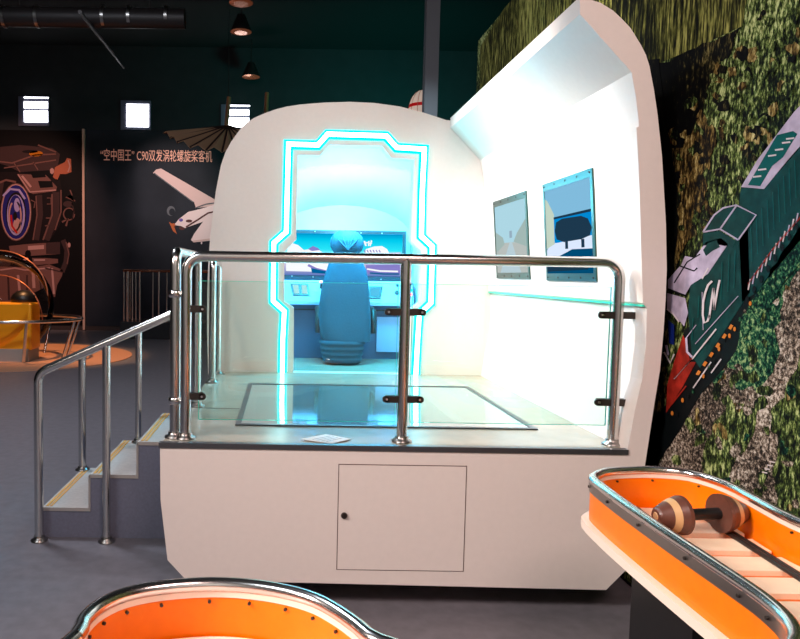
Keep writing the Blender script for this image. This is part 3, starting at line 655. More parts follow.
cs = thing('control_console', 'pale grey driving console with small displays below the video screen', 'console', (0.6, 6.8, ZD))
zc1 = at(350, 281, 6.85).z; zc0 = at(350, 304, 6.78).z
xa_, xb_ = XA - 0.655, XA + 0.655
prof = [(6.84, zc1), (6.72, zc0 + 0.02), (6.72, zc0 - 0.01), (7.1, zc0 - 0.01), (7.1, zc1)]
MB().prism([Vector((xa_, y, z)) for y, z in prof], (xb_ - xa_, 0, 0)).build('console_panel', M['console'], cs)
MB().box(xa_ + .01, xb_ - .01, 6.86, 7.1, ZD, zc0 - 0.01).build('cabinet_body', M['cabinet'], cs)
MB().box(xa_ + 0.02, xb_ - 0.02, 6.853, 6.862, zc0 - 0.07, zc0 - 0.055).build('cabinet_seam', M['frame'], cs)
dp = at(377, 317, 6.84); dq = at(398, 352, 6.84)
dr = MB().box(dp.x, XA + .62, 6.83, 6.862, dq.z, dp.z).build('cabinet_door', M['console'], cs)
nrm = Vector((0, -(zc1 - zc0 - .02), 0.12)).normalized() * -1
def on_console(px, py):
    # intersection with the sloping console face
    d_ = ray(px, py); A = Vector((0, 6.84, zc1)); B = Vector((0, 6.72, zc0 + .02)); n = Vector((0, (A.z - B.z), -(A.y - B.y)))
    t = n.dot(A - Vector((0, 0, H))) / n.dot(d_); return Vector((0, 0, H)) + d_ * t, n.normalized() * -1
def con_quad(pts, h0, h1, m, name, par):
    ps = [on_console(x, y) for x, y in pts]; nn = ps[0][1]
    return MB().prism([p + nn * h0 for p, _ in ps], nn * (h1 - h0)).build(name, m, par)
dsp = con_quad([(290.5, 284), (308, 284.5), (309.5, 296), (293, 295.5)], 0, .01, M['frame'], 'display', cs)
con_quad([(292.5, 285.3), (298.3, 285.5), (299.5, 294), (294.3, 294)], .01, .013, emis('display_cyan', (0.5, 0.9, 1), 1.0), 'display_glass', dsp)
con_quad([(301.6, 285.5), (306.3, 285.7), (308, 294.5), (301.8, 294)], .01, .013, emis('display_cyan_b', (0.5, 0.9, 1), 1.0), 'display_glass', dsp)
dsp = con_quad([(369, 286.5), (382.5, 287), (380.5, 299), (369, 298.5)], 0, .01, M['frame'], 'display', cs)
con_quad([(370, 288.5), (380.5, 288.7), (379.2, 297), (370, 296.6)], .01, .013, emis('display_blue', (0.1, 0.6, 1), 1.0), 'display_glass', dsp)
for (x, y, r) in [(397.5, 285.5, .016), (397, 293, .022), (411, 284, .014)]:
    p, nn = on_console(x, y); MB().lathe(p, [(0, r), (.012, r)], nn, 16).build('gauge', M['frame'], cs)
for (x, y, m) in [(321, 282, emis('led_red', (1, .12, .18), 6)), (411, 294.5, emis('led_red_b', (1, .12, .18), 6)), (412, 290.5, emis('led_green', (0, 1, .5), 3))]:
    p, nn = on_console(x, y); MB().lathe(p, [(0, .012), (.012, .009), (.016, .003)], nn, 12).build('indicator_light', m, cs)
p, nn = on_console(321, 288)
lv = MB().tube([p, p + Vector((0, -.03, .04))], .012, 10); lv.build('throttle_lever', M['black'], cs)

# chair under a fabric cover
ch = thing('covered_driver_seat', 'driver seat seen from behind under a loose dark blue fabric cover with a pleated hem', 'chair', (0.62, 6.42, ZD))
cxs = at(347, 300, 6.42).x
def sring(x, y, z, w, d, n=40, wob=0.0, fr=9, ph=0):
    out = []
    for k in range(n):
        a = 2 * PI * k / n; ca, sa = math.cos(a), math.sin(a); q = 0.75
        rr = 1 + wob * math.sin(fr * a + ph)
        out.append(Vector((x + w / 2 * rr * math.copysign(abs(ca) ** q, ca), y + d / 2 * rr * math.copysign(abs(sa) ** q, sa), z)))
    return out
def zz(py): return at(347, py, 6.42).z
rings = []
for (py, xl, xr, dep) in [(259, 336, 356, .06), (261, 331, 361, .11), (264, 329, 364, .14), (270, 327, 367, .16), (282, 323, 369, .18), (300, 320, 370.5, .20), (318, 319, 371.5, .24), (334, 320, 371.5, .34), (341, 322, 371, .36)]:
    a = at(xl, py, 6.42); b = at(xr, py, 6.42)
    rings.append(sring((a.x + b.x) / 2, 6.42 + dep * 0.2, zz(py), b.x - a.x, dep, wob=0.012 if py > 262 else 0, fr=7, ph=py * .02))
MB().loft(rings).build('backrest_cover', M['fabric'], ch)
rings = []
for k in range(17):
    py = 340.5 + 21.3 * k / 16
    s_ = 0.965 + 0.035 * math.cos(PI + k * PI / 2)
    w_ = 0.425 * (1 - 0.010 * k) * (1.03 if k % 4 == 2 else (0.94 if k % 4 == 0 else 0.99))
    rings.append(sring(cxs - .035, 6.46, zz(py), w_, .34 * s_, wob=.012, fr=15, ph=k * .3))
rings[-1] = [Vector((v.x, v.y, max(v.z, ZD + 0.001))) for v in rings[-1]]
MB().loft(rings).build('pleated_hem', M['fabric'], ch)
MB().loft([sring(cxs, 6.62, zz(322), .40, .40), sring(cxs, 6.62, zz(326), .44, .44), sring(cxs, 6.62, zz(341), .42, .42)]).build('seat_cover', M['fabric'], ch)
for sx_ in (-1, 1):
    ax = cxs + sx_ * 0.255
    MB().tube([(ax, 6.5, zz(334)), (ax, 6.52, zz(312)), (ax, 6.66, zz(310))], [.028, .03, .03], 10).build('armrest', M['black'], ch)
hr = MB(); rings = []
hc = at(347, 243.5, 6.42); rr0 = 0.152
for i in range(13):
    th = -PI / 2 + PI * i / 12
    ring = []
    for k in range(48):
        a = 2 * PI * k / 48; wob = 1 + 0.035 * math.sin(12 * a + 1.0 * th)
        ring.append(Vector((hc.x + rr0 * math.cos(th) ** .75 * math.cos(a) * wob if math.cos(th) > 0.01 else hc.x, hc.y + .09 * math.cos(th) * math.sin(a) * wob, hc.z + .118 * math.sin(th))))
    rings.append(ring)
hr.loft(rings, caps=False).build('headrest_cover', M['fabric'], ch)
hx = hc.x
fo = MB()
for (dx, dz_) in [(-.09, .05), (-.05, .08), (0, .09), (.05, .08), (.09, .05)]:
    fo.tube([(hx, hc.y - .088, hc.z - .06), (hx + dx * .6, hc.y - .089, hc.z - .02 + dz_ * .3), (hx + dx, hc.y - .075, hc.z + dz_ * .7)], [.012, .007, .003], 8)
fo.build('fabric_fold', M['fabric'], ch)
for sx_ in (-.06, .06): MB().tube([(cxs + sx_, 6.45, zz(262)), (cxs + sx_, 6.45, zz(252))], .02, 8).build('headrest_post', M['black'], ch)

# monitors on the right wall
XW = at(637.2, 135, Y0).x
wprof = [(at(x, y, Y0).z, at(x, y, Y0).x) for x, y in [(643, 303), (641.2, 250), (639.5, 190), (636.5, 127.5)]]
def wallx(z):
    for (za_, xa2), (zb_2, xb2) in zip(wprof, wprof[1:]):
        if z <= zb_2 or (zb_2, xb2) == wprof[-1]: return xa2 + (xb2 - xa2) * (z - za_) / (zb_2 - za_)
def lean(mb):
    for v in mb.v: v.x += wallx(v.z) - XW
    return mb
def at_wall(px, py):
    X = XW
    for _ in range(6): X = wallx(at_x(px, py, X).z) - 0.01
    return at_x(px, py, X)
def wall_monitor(tl, bl, br, tr, label, kind):
    Ya, Yb = (at_wall(*tr).y + at_wall(*br).y) / 2, (at_wall(*tl).y + at_wall(*bl).y) / 2          # near, far
    z1 = (at_wall(*tr).z + at_wall(*tl).z) / 2; z0 = (at_wall(*br).z + at_wall(*bl).z) / 2
    t = thing('wall_monitor', label, 'monitor', (XW, (Ya + Yb) / 2, z0))
    fw = 0.045
    f = MB(); xf = XW - 0.010
    f.box(xf, XW + 0.012, Ya, Yb, z1 - fw, z1).box(xf, XW + 0.012, Ya, Yb, z0, z0 + fw).box(xf, XW + 0.012, Ya, Ya + fw * .6, z0 + fw, z1 - fw).box(xf, XW + 0.012, Yb - fw * .6, Yb, z0 + fw, z1 - fw)
    fo_ = lean(f).build('monitor_frame', M['steelframe'], t)
    for k in range(5):
        y = Ya + 0.03 + (Yb - Ya - 0.06) * k / 4
        for z in (z0 + .02, z1 - .02): lean(MB().lathe((xf, y, z), [(0, .006), (.004, .005)], (-1, 0, 0), 8)).build('screw', M['darkmetal'], fo_)
    xs = xf + 0.004; ya, yb, za, zb = Ya + fw * .6, Yb - fw * .6, z0 + fw, z1 - fw
    P = lambda u, v, l=0: Vector((xs - 0.001 * l, yb + (ya - yb) * u, za + (zb - za) * v))   # u: left to right seen from inside
    if kind == 'road':
        ms = [emis('rd_sky', (0.42, 0.68, 0.78), 1.0), emis('rd_tree', (0.36, 0.48, 0.46), 1.0), emis('rd_ground', (0.48, 0.52, 0.50), 1.0), emis('rd_road', (0.48, 0.62, 0.68), 1.0), emis('rd_mast', (0.3, 0.42, 0.52), 1.0)]
        s = MB().prism([P(0, 0), P(1, 0), P(1, 1), P(0, 1)], (0.006, 0, 0), 0)
        for (ly, mi, pts) in [(1, 2, [(0, 0), (1, 0), (1, .42), (0, .45)]), (2, 1, [(0, .3), (.3, .42), (.25, .52), (.1, .58), (0, .62)]), (2, 1, [(1, .35), (.6, .44), (.72, .56), (.85, .64), (1, .74)]), (3, 3, [(.12, 0), (.8, 0), (.55, .44), (.48, .44)]), (3, 4, [(.48, .5), (.56, .5), (.56, .6), (.48, .6)])]:
            s.prism([P(u, v, ly) for u, v in pts], (0.0008, 0, 0), mi)
    else:
        ms = [emis('mr_sky', (0.22, 0.50, 0.72), 1.0), emis('mr_pale', (0.36, 0.62, 0.74), 1.0), emis('mr_cream', (0.55, 0.66, 0.55), 1.0), emis('mr_blue', (0.0, 0.25, 0.65), 1.0), emis('mr_dark', (0.012, 0.04, 0.075), 1.0), emis('mr_white', (0.72, 0.82, 1.0), 1.0), emis('mr_navy', (0.0, 0.07, 0.17), 1.0)]
        s = MB().prism([P(0, 0), P(1, 0), P(1, 1), P(0, 1)], (0.006, 0, 0), 0)
        for (ly, mi, pts) in [(1, 1, [(.1, .55), (1, .55), (1, .8), (.6, .82), (.1, .86)]), (2, 2, [(0, .3), (.2, .35), (.2, .7), (.05, .88), (0, .9)]), (2, 5, [(0, .2), (1, .2), (1, .42), (.2, .42), (0, .28)]), (3, 3, [(.2, .36), (1, .36), (1, .66), (.2, .66)]), (4, 4, [(.2, .64), (1, .645), (1, .675), (.2, .665)]), (4, 5, [(.05, .18), (.3, .36), (1, .4), (1, .24), (.3, .2)]), (5, 4, [(.22, .5), (.26, .6), (.4, .63), (.8, .62), (.93, .58), (1, .48), (.96, .4), (.8, .37), (.42, .36), (.26, .4)]),
                              (5, 4, stroke([(.48, .37), (.48, .28)], .06)), (5, 4, stroke([(.82, .37), (.82, .28)], .06)), (5, 6, [(0, 0), (1, 0), (1, .26), (.6, .27), (.3, .2), (0, .15)]), (6, 4, [(0, .02), (.9, .04), (.95, .1), (0, .09)])]:
            s.prism([P(u, v, ly) for u, v in pts], (0.0008, 0, 0), mi)
    lean(s).build('screen', ms, t)
wall_monitor((543.5, 184), (545, 281), (595.5, 281), (592, 168), 'larger nearer wall screen showing a dark headrest against blue', 'seat')
wall_monitor((492, 202), (497, 279), (529.5, 278.5), (525.5, 191), 'farther narrow wall screen showing a pale misty road', 'road')

# paper on the deck
pz = ZD + 0.004
pl_ = [at_z(x, y, pz) for x, y in [(301, 439.5), (326, 434.6), (351, 439.5), (332, 443.8)]]
pp_ = MB().prism([p for p in pl_], (0, 0, 0.003)).build('paper_card', M['paper'], origin=pl_[0])
tag(pp_, 'pale grey paper card lying on the deck behind the front glass', 'paper card')
pr = MB()
c0 = sum(pl_, Vector()) / 4
for k in range(4):
    t_ = 0.2 + 0.2 * k; a = pl_[0].lerp(pl_[3], t_).lerp(c0, .25); b = pl_[1].lerp(pl_[2], t_).lerp(c0, .25)
    dv = (pl_[3] - pl_[0]).normalized() * 0.004
    pr.prism([a + Vector((0, 0, .0031)), b + Vector((0, 0, .0031)), b + dv + Vector((0, 0, .0031)), a + dv + Vector((0, 0, .0031))], (0, 0, .0006))
pr.build('print_lines', M['trim'], pp_)

# ================================================================= RAILINGS
RR = 0.0262
def flange(c, t): MB().lathe(c, [(0, .05), (.008, .05), (.014, .034), (.03, .031)], n=24).build('base_flange', M['brushed'], t)
YP = 3.42
pB = at(183.5, 441, YP); pC = at(401.5, 444, YP); pR = at(611.5, 450, YP)
topz = (at(300, 258, YP).z + at(560, 261, YP).z) / 2 - 0.0
rl = thing('front_railing', 'stainless front railing with two glass panels along the booth deck edge', 'railing', (pC.x, YP, ZD))
xB = at(188, 350, YP).x - 0.01; xR = at(616, 360, YP).x
MB().tube(fillet([(xB, YP, ZD), (xB, YP, topz), (xR, YP, topz), (xR, YP, ZD)], 0.09, 8), RR, 18).build('handrail', M['chrome'], rl)
MB().tube([(pC.x, YP, ZD), (pC.x, YP, topz)], RR, 18).build('post', M['chrome'], rl)
for x in (xB, pC.x, xR): flange((x, YP, ZD), rl)
gz1 = at(300, 282.5, YP).z; gz0 = at(300, 420.5, YP).z
for (a_, b_) in ((xB + 0.065, pC.x - 0.036), (pC.x + 0.036, xR - 0.04)):
    g = MB().box(a_, b_, YP - .005, YP + .005, gz0, gz1).build('glass_panel', M['glass'], rl)
    e_ = MB().box(a_, b_, YP - .004, YP + .004, gz1, gz1 + .002).box(a_ - .002, a_, YP - .004, YP + .004, gz0, gz1).box(b_, b_ + .002, YP - .004, YP + .004, gz0, gz1).box(a_, b_, YP - .004, YP + .004, gz0 - .002, gz0)
    e_.build('glass_edge', M['gedge'], g)
def clamp(x, z, sgn, t, ln=0.085):
    mb = MB(); x0_ = x + sgn * RR * .8; x1_ = x + sgn * ln
    lo, hi = min(x0_, x1_), max(x0_, x1_)
    mb.box(lo, hi, YP - .016, YP - .006, z - .017, z + .017).box(lo, hi, YP + .006, YP + .016, z - .017, z + .017)
    mb.lathe((x1_, YP - .016, z), [(0, .017), (.01, .017)], (0, 1, 0), 16)
    o_ = mb.build('glass_clamp', M['darkmetal'], t)
    MB().lathe((x1_ - sgn * .004, YP - .016, z), [(0, .008), (.005, .006)], (0, -1, 0), 12).build('bolt', M['chrome'], o_)
zu = at(402, 312, YP).z; zl = at(402, 399, YP).z
clamp(xB, zu, 1, rl); clamp(xB, zl, 1, rl); clamp(pC.x, zu, -1, rl); clamp(pC.x, zu, 1, rl); clamp(pC.x, zl, -1, rl); clamp(pC.x, zl, 1, rl)
clamp(xR, zu, -1, rl); clamp(xR, zl, -1, rl); clamp(xR, zu, 1, rl, .10); clamp(xR, zl, 1, rl, .065)

xA_ = xB - 0.056
yAa = YP + 0.02; yC = 4.26; yD = 5.2; yE = 5.66; xs_ = XLp + 0.055
la_ = thing('side_railing', 'short polished side railing beside the stair top, front left deck corner', 'railing', (xA_, yAa, ZD))
MB().tube(fillet([(xA_, yAa, ZD), (xA_, yAa, topz + .02), (xs_, yC, topz + .02), (xs_, yC, ZD)], 0.07, 8), RR, 18).build('handrail', M['chrome'], la_)
for (x, y) in ((xA_, yAa), (xs_, yC)): flange((x, y, ZD), la_)
zb_ = [at(179, 294, YP).z, at(177, 401, YP).z]
for z in zb_: MB().lathe((xA_, yAa, z - .018), [(0, RR + .001), (.006, RR + .007), (.03, RR + .007), (.036, RR + .001)], n=20).build('collar', M['chrome'], la_)
for z in zb_: MB().tube([(xA_, yAa, z), (xB, YP, z)], .012, 10).build('connector', M['chrome'], la_)
lb_ = thing('side_railing', 'short polished side railing on the deck between stair top and arched wall', 'railing', (xs_, yD, ZD))
MB().tube(fillet([(xs_, yD, ZD), (xs_, yD, topz), (xs_, yE, topz), (xs_, yE, ZD)], 0.06, 8), RR, 18).build('handrail', M['chrome'], lb_)
for y in (yD, yE): flange((xs_, y, ZD), lb_)

# ================================================================= STAIRS
YS0, YS1 = 4.18, 5.05
st = thing('entry_stairs', 'three-step grey stairs with yellow anti-slip strips on the booth left side', 'stairs', (-1.0, 4.6, 0))
nx = [at(43, 508, YS0).x, at(90.5, 476, YS0).x, at(138.5, 443, YS0).x]
rz = [at(60, 508.7, YS0).z, at(110, 475.9, YS0).z, at(150, 443.2, YS0).z]
print('stairs', nx, rz, 'floor', at_z(70, 543, 0).y)
xe = XLp - 0.002
prof = [(nx[0], 0), (nx[0], rz[0]), (nx[1], rz[0]), (nx[1], rz[1]), (nx[2], rz[1]), (nx[2], rz[2]), (xe, rz[2]), (xe, 0)]
MB().prism([Vector((x, YS0, z)) for x, z in prof], (0, YS1 - YS0, 0)).build('stair_body', M['step'], st)
ends = [nx[1], nx[2], xe]
for i in range(3):
    tr_ = MB().box(nx[i] - .004, ends[i], YS0 - .004, YS1, rz[i], rz[i] + .008).build('tread', M['tread'], st)
    MB().box(nx[i] + .01, nx[i] + .028, YS0 + .02, YS1 - .01, rz[i] + .008, rz[i] + .011).box(nx[i] + .036, nx[i] + .05, YS0 + .02, YS1 - .01, rz[i] + .008, rz[i] + .011).build('anti_slip_strip', M['strip'], tr_)
    nb = MB().box(nx[i] - .006, ends[i], YS0 - .007, YS0 - .003, rz[i] - .012, rz[i] + .009)
    if i < 2: nb.box(ends[i] - .012, ends[i] - .0, YS0 - .007, YS0 - .001, rz[i] + .009, rz[i + 1])
    nb.build('nosing', M['silver'], tr_)
# handrails
def handrail(label, Y, p_start, posts, xend, zbot, zend):
    t = thing('stair_handrail', label, 'handrail', (p_start.x, Y, 0), 'stair handrails')
    rr_ = fillet([(p_start.x, Y, posts[0][1]), (p_start.x, Y, p_start.z), (xend, Y, zend), (xend, Y, zbot)], 0.06, 8)
    MB().tube(rr_, RR, 18).build('handrail', M['chrome'], t)
    MB().lathe((p_start.x, Y, posts[0][1]), [(0, .05), (.008, .05), (.014, .034), (.03, .031)], n=24).build('base_flange', M['brushed'], t)
    MB().lathe((xend, Y, zbot), [(0, .05), (.008, .05), (.014, .034), (.03, .031)], n=24).build('base_flange', M['brushed'], t)
    for (x, z) in posts[1:]:
        k = (x - p_start.x) / (xend - p_start.x)
        MB().tube([(x, Y, z), (x, Y, p_start.z + (zend - p_start.z) * k)], RR * .92, 18).build('post', M['chrome'], t)
        MB().lathe((x, Y, z), [(0, .05), (.008, .05), (.014, .034), (.03, .031)], n=24).build('base_flange', M['brushed'], t)
YH = 4.12
s0 = at(38, 373, YH); e0 = at(174, 313.5, YH)
xq = at(179.5, 350, YH).x; k = (xq - s0.x) / (e0.x - s0.x); ze = s0.z + (e0.z - s0.z) * k
handrail('near stainless handrail of the stairs, its posts standing on the hall floor', YH, s0, [(s0.x, 0), (at(106.5, 540, YH).x, 0)], xq, 0, ze)
YH2 = 5.0
s1 = at(82, 353, YH2); e1 = at(174, 312.5, YH2)
xq = at(179.5, 350, YH2).x; k = (xq - s1.x) / (e1.x - s1.x); ze1 = s1.z + (e1.z - s1.z) * k
handrail('far stainless handrail of the stairs, its posts standing on the treads', YH2, s1, [(s1.x, rz[0] + .008), (at(138.5, 438, YH2).x, rz[1] + .008)], xq, rz[2] + .008, ze1)

# ================================================================= BACKGROUND EXHIBITS
c = Vector((-5.15, 13.2, 0))
dsc = MB().lathe((c.x, c.y, 0.0), [(0.001, 2.25), (0.012, 2.25)], n=64)
struct(dsc.build('floor_inlay', M['disc'], origin=c))['label'] = 'round brown floor inlay under the far display'
ec = Vector((-5.1, 12.5, 0))
eb = thing('dome_exhibit', 'yellow display pedestal under a clear plastic dome at the far left', 'display case', (ec.x, ec.y, 0.012))
zt_ = at(10, 303, 12.3).z; zm_ = at(10, 350, 12.3).z
xr_ = at(31, 320, 12.3).x; xl_ = xr_ - 1.5
MB().box(xl_ + .05, xr_ - .04, 12.27, 12.8, 0.012, zm_ + 0.02).build('pedestal_plinth', M['plinth'], eb)
MB().box(xl_, xr_, 12.3, 12.78, zm_, zt_).build('pedestal', M['yellow'], eb, bevel=0.03)
dc = at(-8, 306, 12.6)
prf = [(-.95 * math.cos(PI * k / 16), .98 * math.sin(PI * k / 16)) for k in range(1, 16)]
MB().lathe((dc.x, 12.9, dc.z), prf, n=36).build('clear_dome', glass('acrylic', (0.97, 0.94, 0.91), fres=1.12), eb)
mz_ = at(22, 295, 12.6)
MB().lathe((mz_.x, 12.7, zt_), [(0, .22), (.05, .24), (.14, .2), (.2, .12), (.22, .04)], n=20).build('exhibit_model', M['black'], eb)
for k in range(2):
    pts = [Vector((dc.x + .99 * math.cos(a) * (1 - .1 * k), 12.9 - .25 * math.cos(a), dc.z + .2 - .45 * k + .9 * math.sin(a) * .9)) for a in [PI * q / 20 for q in range(0, 21)]]
    MB().tube(pts, .010, 8).build('dome_band', mat('dome_band%d' % k, (196, 120, 84), .3, metal=.5), eb)
# round rail around the display
rg = thing('ring_barrier', 'low ring-shaped chrome barrier with slanting legs around the yellow pedestal', 'barrier', (ec.x, ec.y, 0.012))
zr = at(30, 322, 12.0).z
rc = Vector((-5.05, 12.9)); rad = at(80, 318, 12.9).x - rc.x
ring = [Vector((rc.x + rad * math.cos(2 * PI * k / 48), rc.y + rad * .82 * math.sin(2 * PI * k / 48), zr)) for k in range(49)]
MB().tube(ring, .032, 10).build('ring_rail', M['chrome'], rg)
for adeg in (-112, -60, -12, 25, 70, 130, 190, 235):
    a = math.radians(adeg)
    MB().tube([(rc.x + rad * math.cos(a), rc.y + rad * .82 * math.sin(a), zr), (rc.x + (rad - .25) * math.cos(a), rc.y + (rad - .25) * .82 * math.sin(a), 0.012)], .028, 10).build('leg', M['chrome'], rg)
# far fenced platform
fz = thing('far_barrier', 'distant chrome barrier with upright bars on a low dark platform', 'barrier', (-3.4, 17.2, 0))
ba = at(123, 326, 17.0); bb = at(200, 326, 17.0); zt2 = at(150, 271, 17.0).z; zb2 = at(123, 322, 17).z
MB().box(ba.x - .06, bb.x + 1.2, 16.95, 18.3, 0, zb2).build('platform', M['dark'], fz)
MB().tube([(ba.x, 18.2, zt2), (ba.x, 17.05, zt2), (bb.x + 1.0, 17.05, zt2)], .035, 10).build('top_rail', mat('copper_rail', (190, 130, 104), .25, metal=.9), fz)
for px in (124, 128, 132.5, 136, 140, 153, 159, 167, 175, 183, 192):
    x = at(px, 300, 17.05).x
    MB().tube([(x, 17.05, zb2), (x, 17.05, zt2)], .03 if px in (128, 140, 159) else .02, 8).build('upright_bar', M['chrome'], fz)
for y in (17.4, 17.8, 18.15): MB().tube([(ba.x, y, zb2), (ba.x, y, zt2)], .022, 8).build('upright_bar', M['chrome'], fz)
# ribbed canopy model hanging above the aircraft poster
cp = at(228, 126, 16.6)
cn = thing('ribbed_canopy', 'brown ribbed fabric wing of an early flying machine hung before the far windows', 'flying machine model', cp)
rim = [(163, 133), (170, 138), (177, 142.5), (190, 147.5), (206, 150.5), (222, 152), (236, 153), (250, 152), (264, 148), (276, 140)]
rimp = [at(x, y, 15.6 + .12 * abs(i - 4)) for i, (x, y) in enumerate(rim)]
apx = cp; cm = MB()
for i in range(len(rimp) - 1):
    a0_, b0_ = rimp[i], rimp[i + 1]; mid = (a0_ + b0_) / 2 + Vector((0, 0, .10))
    seg = [a0_, mid, b0_]
    for p_, q_ in ((a0_, mid), (mid, b0_)):
        cm.prism([apx, p_, q_], (0, 0.0, -0.015))
cm.build('wing_fabric', M['canopy'], cn)
for p_ in rimp: MB().tube([apx, p_], .028, 6).build('rib', M['kick'], cn)
MB().tube([at(226, 128, 16.6), at(229, 97, 16.6)], .05, 8).build('mast', M['pole'], cn)
MB().tube([at(264, 152, 16.3), at(267, 93, 16.6)], .05, 8).build('mast', M['pole'], cn)
MB().tube([cp, (cp.x, cp.y, ZC)], .008, 5).build('suspension_wire', M['duct'], cn)
# striped balloon behind the column
bc = at(422, 112, 13.2); br = 21 / (F / 13.2)
bl = MB().lathe(bc, [(-br * math.cos(PI * k / 20), br * math.sin(PI * k / 20)) for k in range(1, 20)], n=28)
bo = tag(bl.build('hanging_balloon', M['balloonw'], origin=bc), 'white balloon with a red band half hidden behind the grey column', 'balloon')
zr_ = at(415, 106.5, 13.2).z - bc.z
MB().lathe(bc + Vector((0, 0, zr_ - .03)), [(0, math.sqrt(max(.01, br * br - (zr_ - .03) ** 2)) + .006), (.06, math.sqrt(max(.01, br * br - (zr_ + .03) ** 2)) + .006)], n=28).build('red_band', M['red'], bo)
for k in range(12):
    a = 2 * PI * k / 12
    MB().tube([bc + Vector((br * math.sin(p_) * math.cos(a), br * math.sin(p_) * math.sin(a), br * math.cos(p_))) * 1.003 for p_ in [PI * q / 12 for q in range(1, 12)]], .008, 5).build('seam', M['canopy'], bo)
MB().tube([bc + Vector((0, 0, br)), (bc.x, bc.y, ZC)], .008, 5).build('suspension_wire', M['duct'], bo)
for o_ in [bo] + list(bo.children):
    if o_ is not bo: pass
bo.scale = (0.64, 0.64, 1.0)

# ================================================================= FOREGROUND EXHIBIT TABLES
ZR = 0.885
def tray(t, loop, zf, zlip, gap_mat):
    n = len(loop)
    def wall(lo_out, lo_in, z0, z1):
        mb = MB(); r_ = []
        for (lp, z) in ((lo_out, z0), (lo_out, z1), (lo_in, z1), (lo_in, z0), (lo_out, z0)): r_.append([Vector((p.x, p.y, z)) for p in lp])
        for i in range(4):
            mb.add(r_[i] + r_[i + 1], [(k, (k + 1) % n, n + (k + 1) % n, n + k) for k in range(n)], smooth=True)
        return mb
    o1 = offset_loop(loop, 0.004); i1 = offset_loop(loop, 0.022)
    wall(o1, i1, zlip, ZR - .004).build('rim_wall', M['orange'], t)
    rim_ = MB().tube([Vector((p.x, p.y, ZR)) for p in offset_loop(loop, .013)] + [Vector((offset_loop(loop, .013)[0].x, offset_loop(loop, .013)[0].y, ZR))], .017, 14, caps=False).build('rim_tube', M['chrome'], t)
    wall(offset_loop(loop, -.001), offset_loop(loop, .006), ZR - .042, ZR - .004).build('outer_band', M['brushed'], t)
    wall(offset_loop(loop, .0205), offset_loop(loop, .0245), ZR - .026, ZR - .006).build('inner_band', M['lip'], t)
    out = offset_loop(loop, -.002); inn = offset_loop(loop, .024)
    step = max(1, n // 16)
    for k in range(0, n, step):
        MB().lathe((out[k].x, out[k].y, ZR - .024), [(-.004, .005), (.004, .005)], (loop[k] - offset_loop(loop, .01)[k]), 8).build('screw', M['darkmetal'], t)
        MB().lathe((inn[k].x, inn[k].y, ZR - .036), [(-.004, .004), (.004, .004)], (loop[k] - offset_loop(loop, .01)[k]), 8).build('screw', M['darkmetal'], t)
    lip_ = [Vector((p.x, p.y, zlip - .03)) for p in offset_loop(loop, -.022)]
    MB().prism(lip_, (0, 0, .03)).build('base_board', M['lip'], t)
    return i1
# right table
px_r = [(590, 480), (593, 475), (603, 471.5), (620, 470), (650, 469.5), (690, 473), (730, 485), (765, 503), (800, 521)]
Rl = [at_z(x, y, ZR) for x, y in px_r]
Rl += [Vector((1.64, 1.9, ZR)), Vector((1.66, 1.55, ZR)), Vector((1.62, 1.15, ZR)), Vector((1.45, .88, ZR)), Vector((1.2, .82, ZR)), Vector((.99, .92, ZR)), Vector((.93, 1.12, ZR)), Vector((.965, 1.3, ZR))]
Rl += [at_z(x, y, ZR) for x, y in [(789, 639), (781, 620), (762, 602), (740, 586), (700, 559), (660, 532), (630, 511), (608, 495)]]
Rl = smoothloop(Rl, 3)
rt = thing('rolling_cone_table', 'orange rounded exhibit table with chrome rim and slatted tray, lower right', 'exhibit table', (1.3, 1.8, 0))
inn = tray(rt, Rl, .75, .735, None)
MB().prism([Vector((p.x, p.y, .735)) for p in offset_loop(Rl, .03)], (0, 0, .008)).build('tray_floor', M['orangegap'], rt)
def clipx(lp, y):
    xs = []
    n = len(lp)
    for i in range(n):
        a, b = lp[i], lp[(i + 1) % n]
        if (a.y - y) * (b.y - y) < 0: xs.append(a.x + (b.x - a.x) * (y - a.y) / (b.y - a.y))
    return (min(xs), max(xs)) if len(xs) >= 2 else None
i3 = offset_loop(Rl, .03)
y = 2.60
while y > 0.95:
    ya_, yb_ = y - 0.106, y
    pts = []
    L1, L2, L3 = clipx(i3, ya_), clipx(i3, (ya_ + yb_) / 2), clipx(i3, yb_)
    if L1 and L2 and L3:
        MB().prism([Vector((L1[0], ya_, .743)), Vector((L1[1], ya_, .743)), Vector((L2[1], (ya_ + yb_) / 2, .743)), Vector((L3[1], yb_, .743)), Vector((L3[0], yb_, .743)), Vector((L2[0], (ya_ + yb_) / 2, .743))], (0, 0, .016)).build('slat', M['wood'], rt)
    y -= 0.152
for (p_, q_) in (((1.33, 2.58), (1.14, 1.1)), ((1.545, 2.5), (1.46, 1.1))):
    for dx in (-.008, .010):
        MB().tube([(p_[0] + dx, p_[1], .764), (q_[0] + dx, q_[1], .766)], .008, 8).build('track_rail', M['darkmetal'], rt)
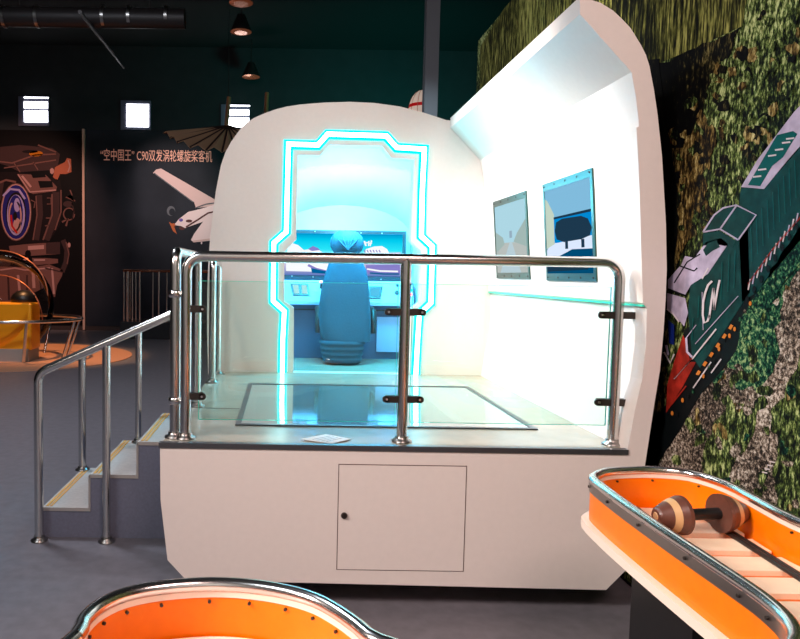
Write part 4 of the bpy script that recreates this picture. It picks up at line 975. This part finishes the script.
MB().box(1.22, 1.44, 2.0, 2.36, 0, .706).build('leg', M['black'], rt)
MB().box(1.2, 1.44, 1.05, 1.35, 0, .706).build('leg', M['black'], rt)
# double cone
dcn = thing('double_cone_roller', 'dark wooden double cone with pale bands resting on the table rails', 'roller', (1.41, 2.36, .78))
ZX = .826
ax_ = Vector((1, 0.10, 0.025)).normalized(); c0 = Vector((1.433, 2.34, ZX))
MB().tube([c0 - ax_ * .072, c0 + ax_ * .072], .0195, 16).build('axle', M['black'], dcn)
for sgn in (-1, 1):
    A = ax_ * sgn
    base = c0 + A * .066
    cone = MB().lathe(base, [(0, .0655), (.013, .0655)], A, 36).lathe(base, [(.0129, .0655), (.036, .0575)], A, 36)
    co = cone.build('cone', M['cone'], dcn)
    MB().lathe(base, [(.036, .058), (.057, .0485)], A, 36).build('pale_band', M['coneb'], co)
    MB().lathe(base, [(.057, .048), (.090, .031)], A, 36).lathe(base, [(.0898, .0305), (.096, .024)], A, 36).build('cone_tip', M['cone'], co)
    MB().lathe(base, [(.096, .014), (.098, .012)], A, 16).build('end_plug', M['coneb'], co)
# left table
px_l = [(69, 637), (78, 620), (95, 605), (122, 593), (160, 585.5), (210, 582), (252, 584), (290, 590), (320, 599), (345, 612.5), (364, 626), (384, 640)]
Ll = [at_z(x, y, ZR) for x, y in px_l]
Ll += [Vector((.33, 1.30, ZR)), Vector((.47, 1.16, ZR)), Vector((.50, .95, ZR)), Vector((.36, .76, ZR)), Vector((.0, .70, ZR)), Vector((-.32, .78, ZR)), Vector((-.44, .95, ZR)), Vector((-.465, 1.2, ZR))]
Ll = smoothloop(Ll, 3)
lt = thing('curved_exhibit_table', 'orange curved exhibit table with chrome rim and white tray, lower left foreground', 'exhibit table', (-.05, 1.2, 0))
tray(lt, Ll, .77, .735, None)
MB().prism([Vector((p.x, p.y, .735)) for p in offset_loop(Ll, .03)], (0, 0, .032)).build('tray_floor', M['lip'], lt)
MB().box(-.2, .15, 1.0, 1.35, 0, .706).build('leg', M['black'], lt)
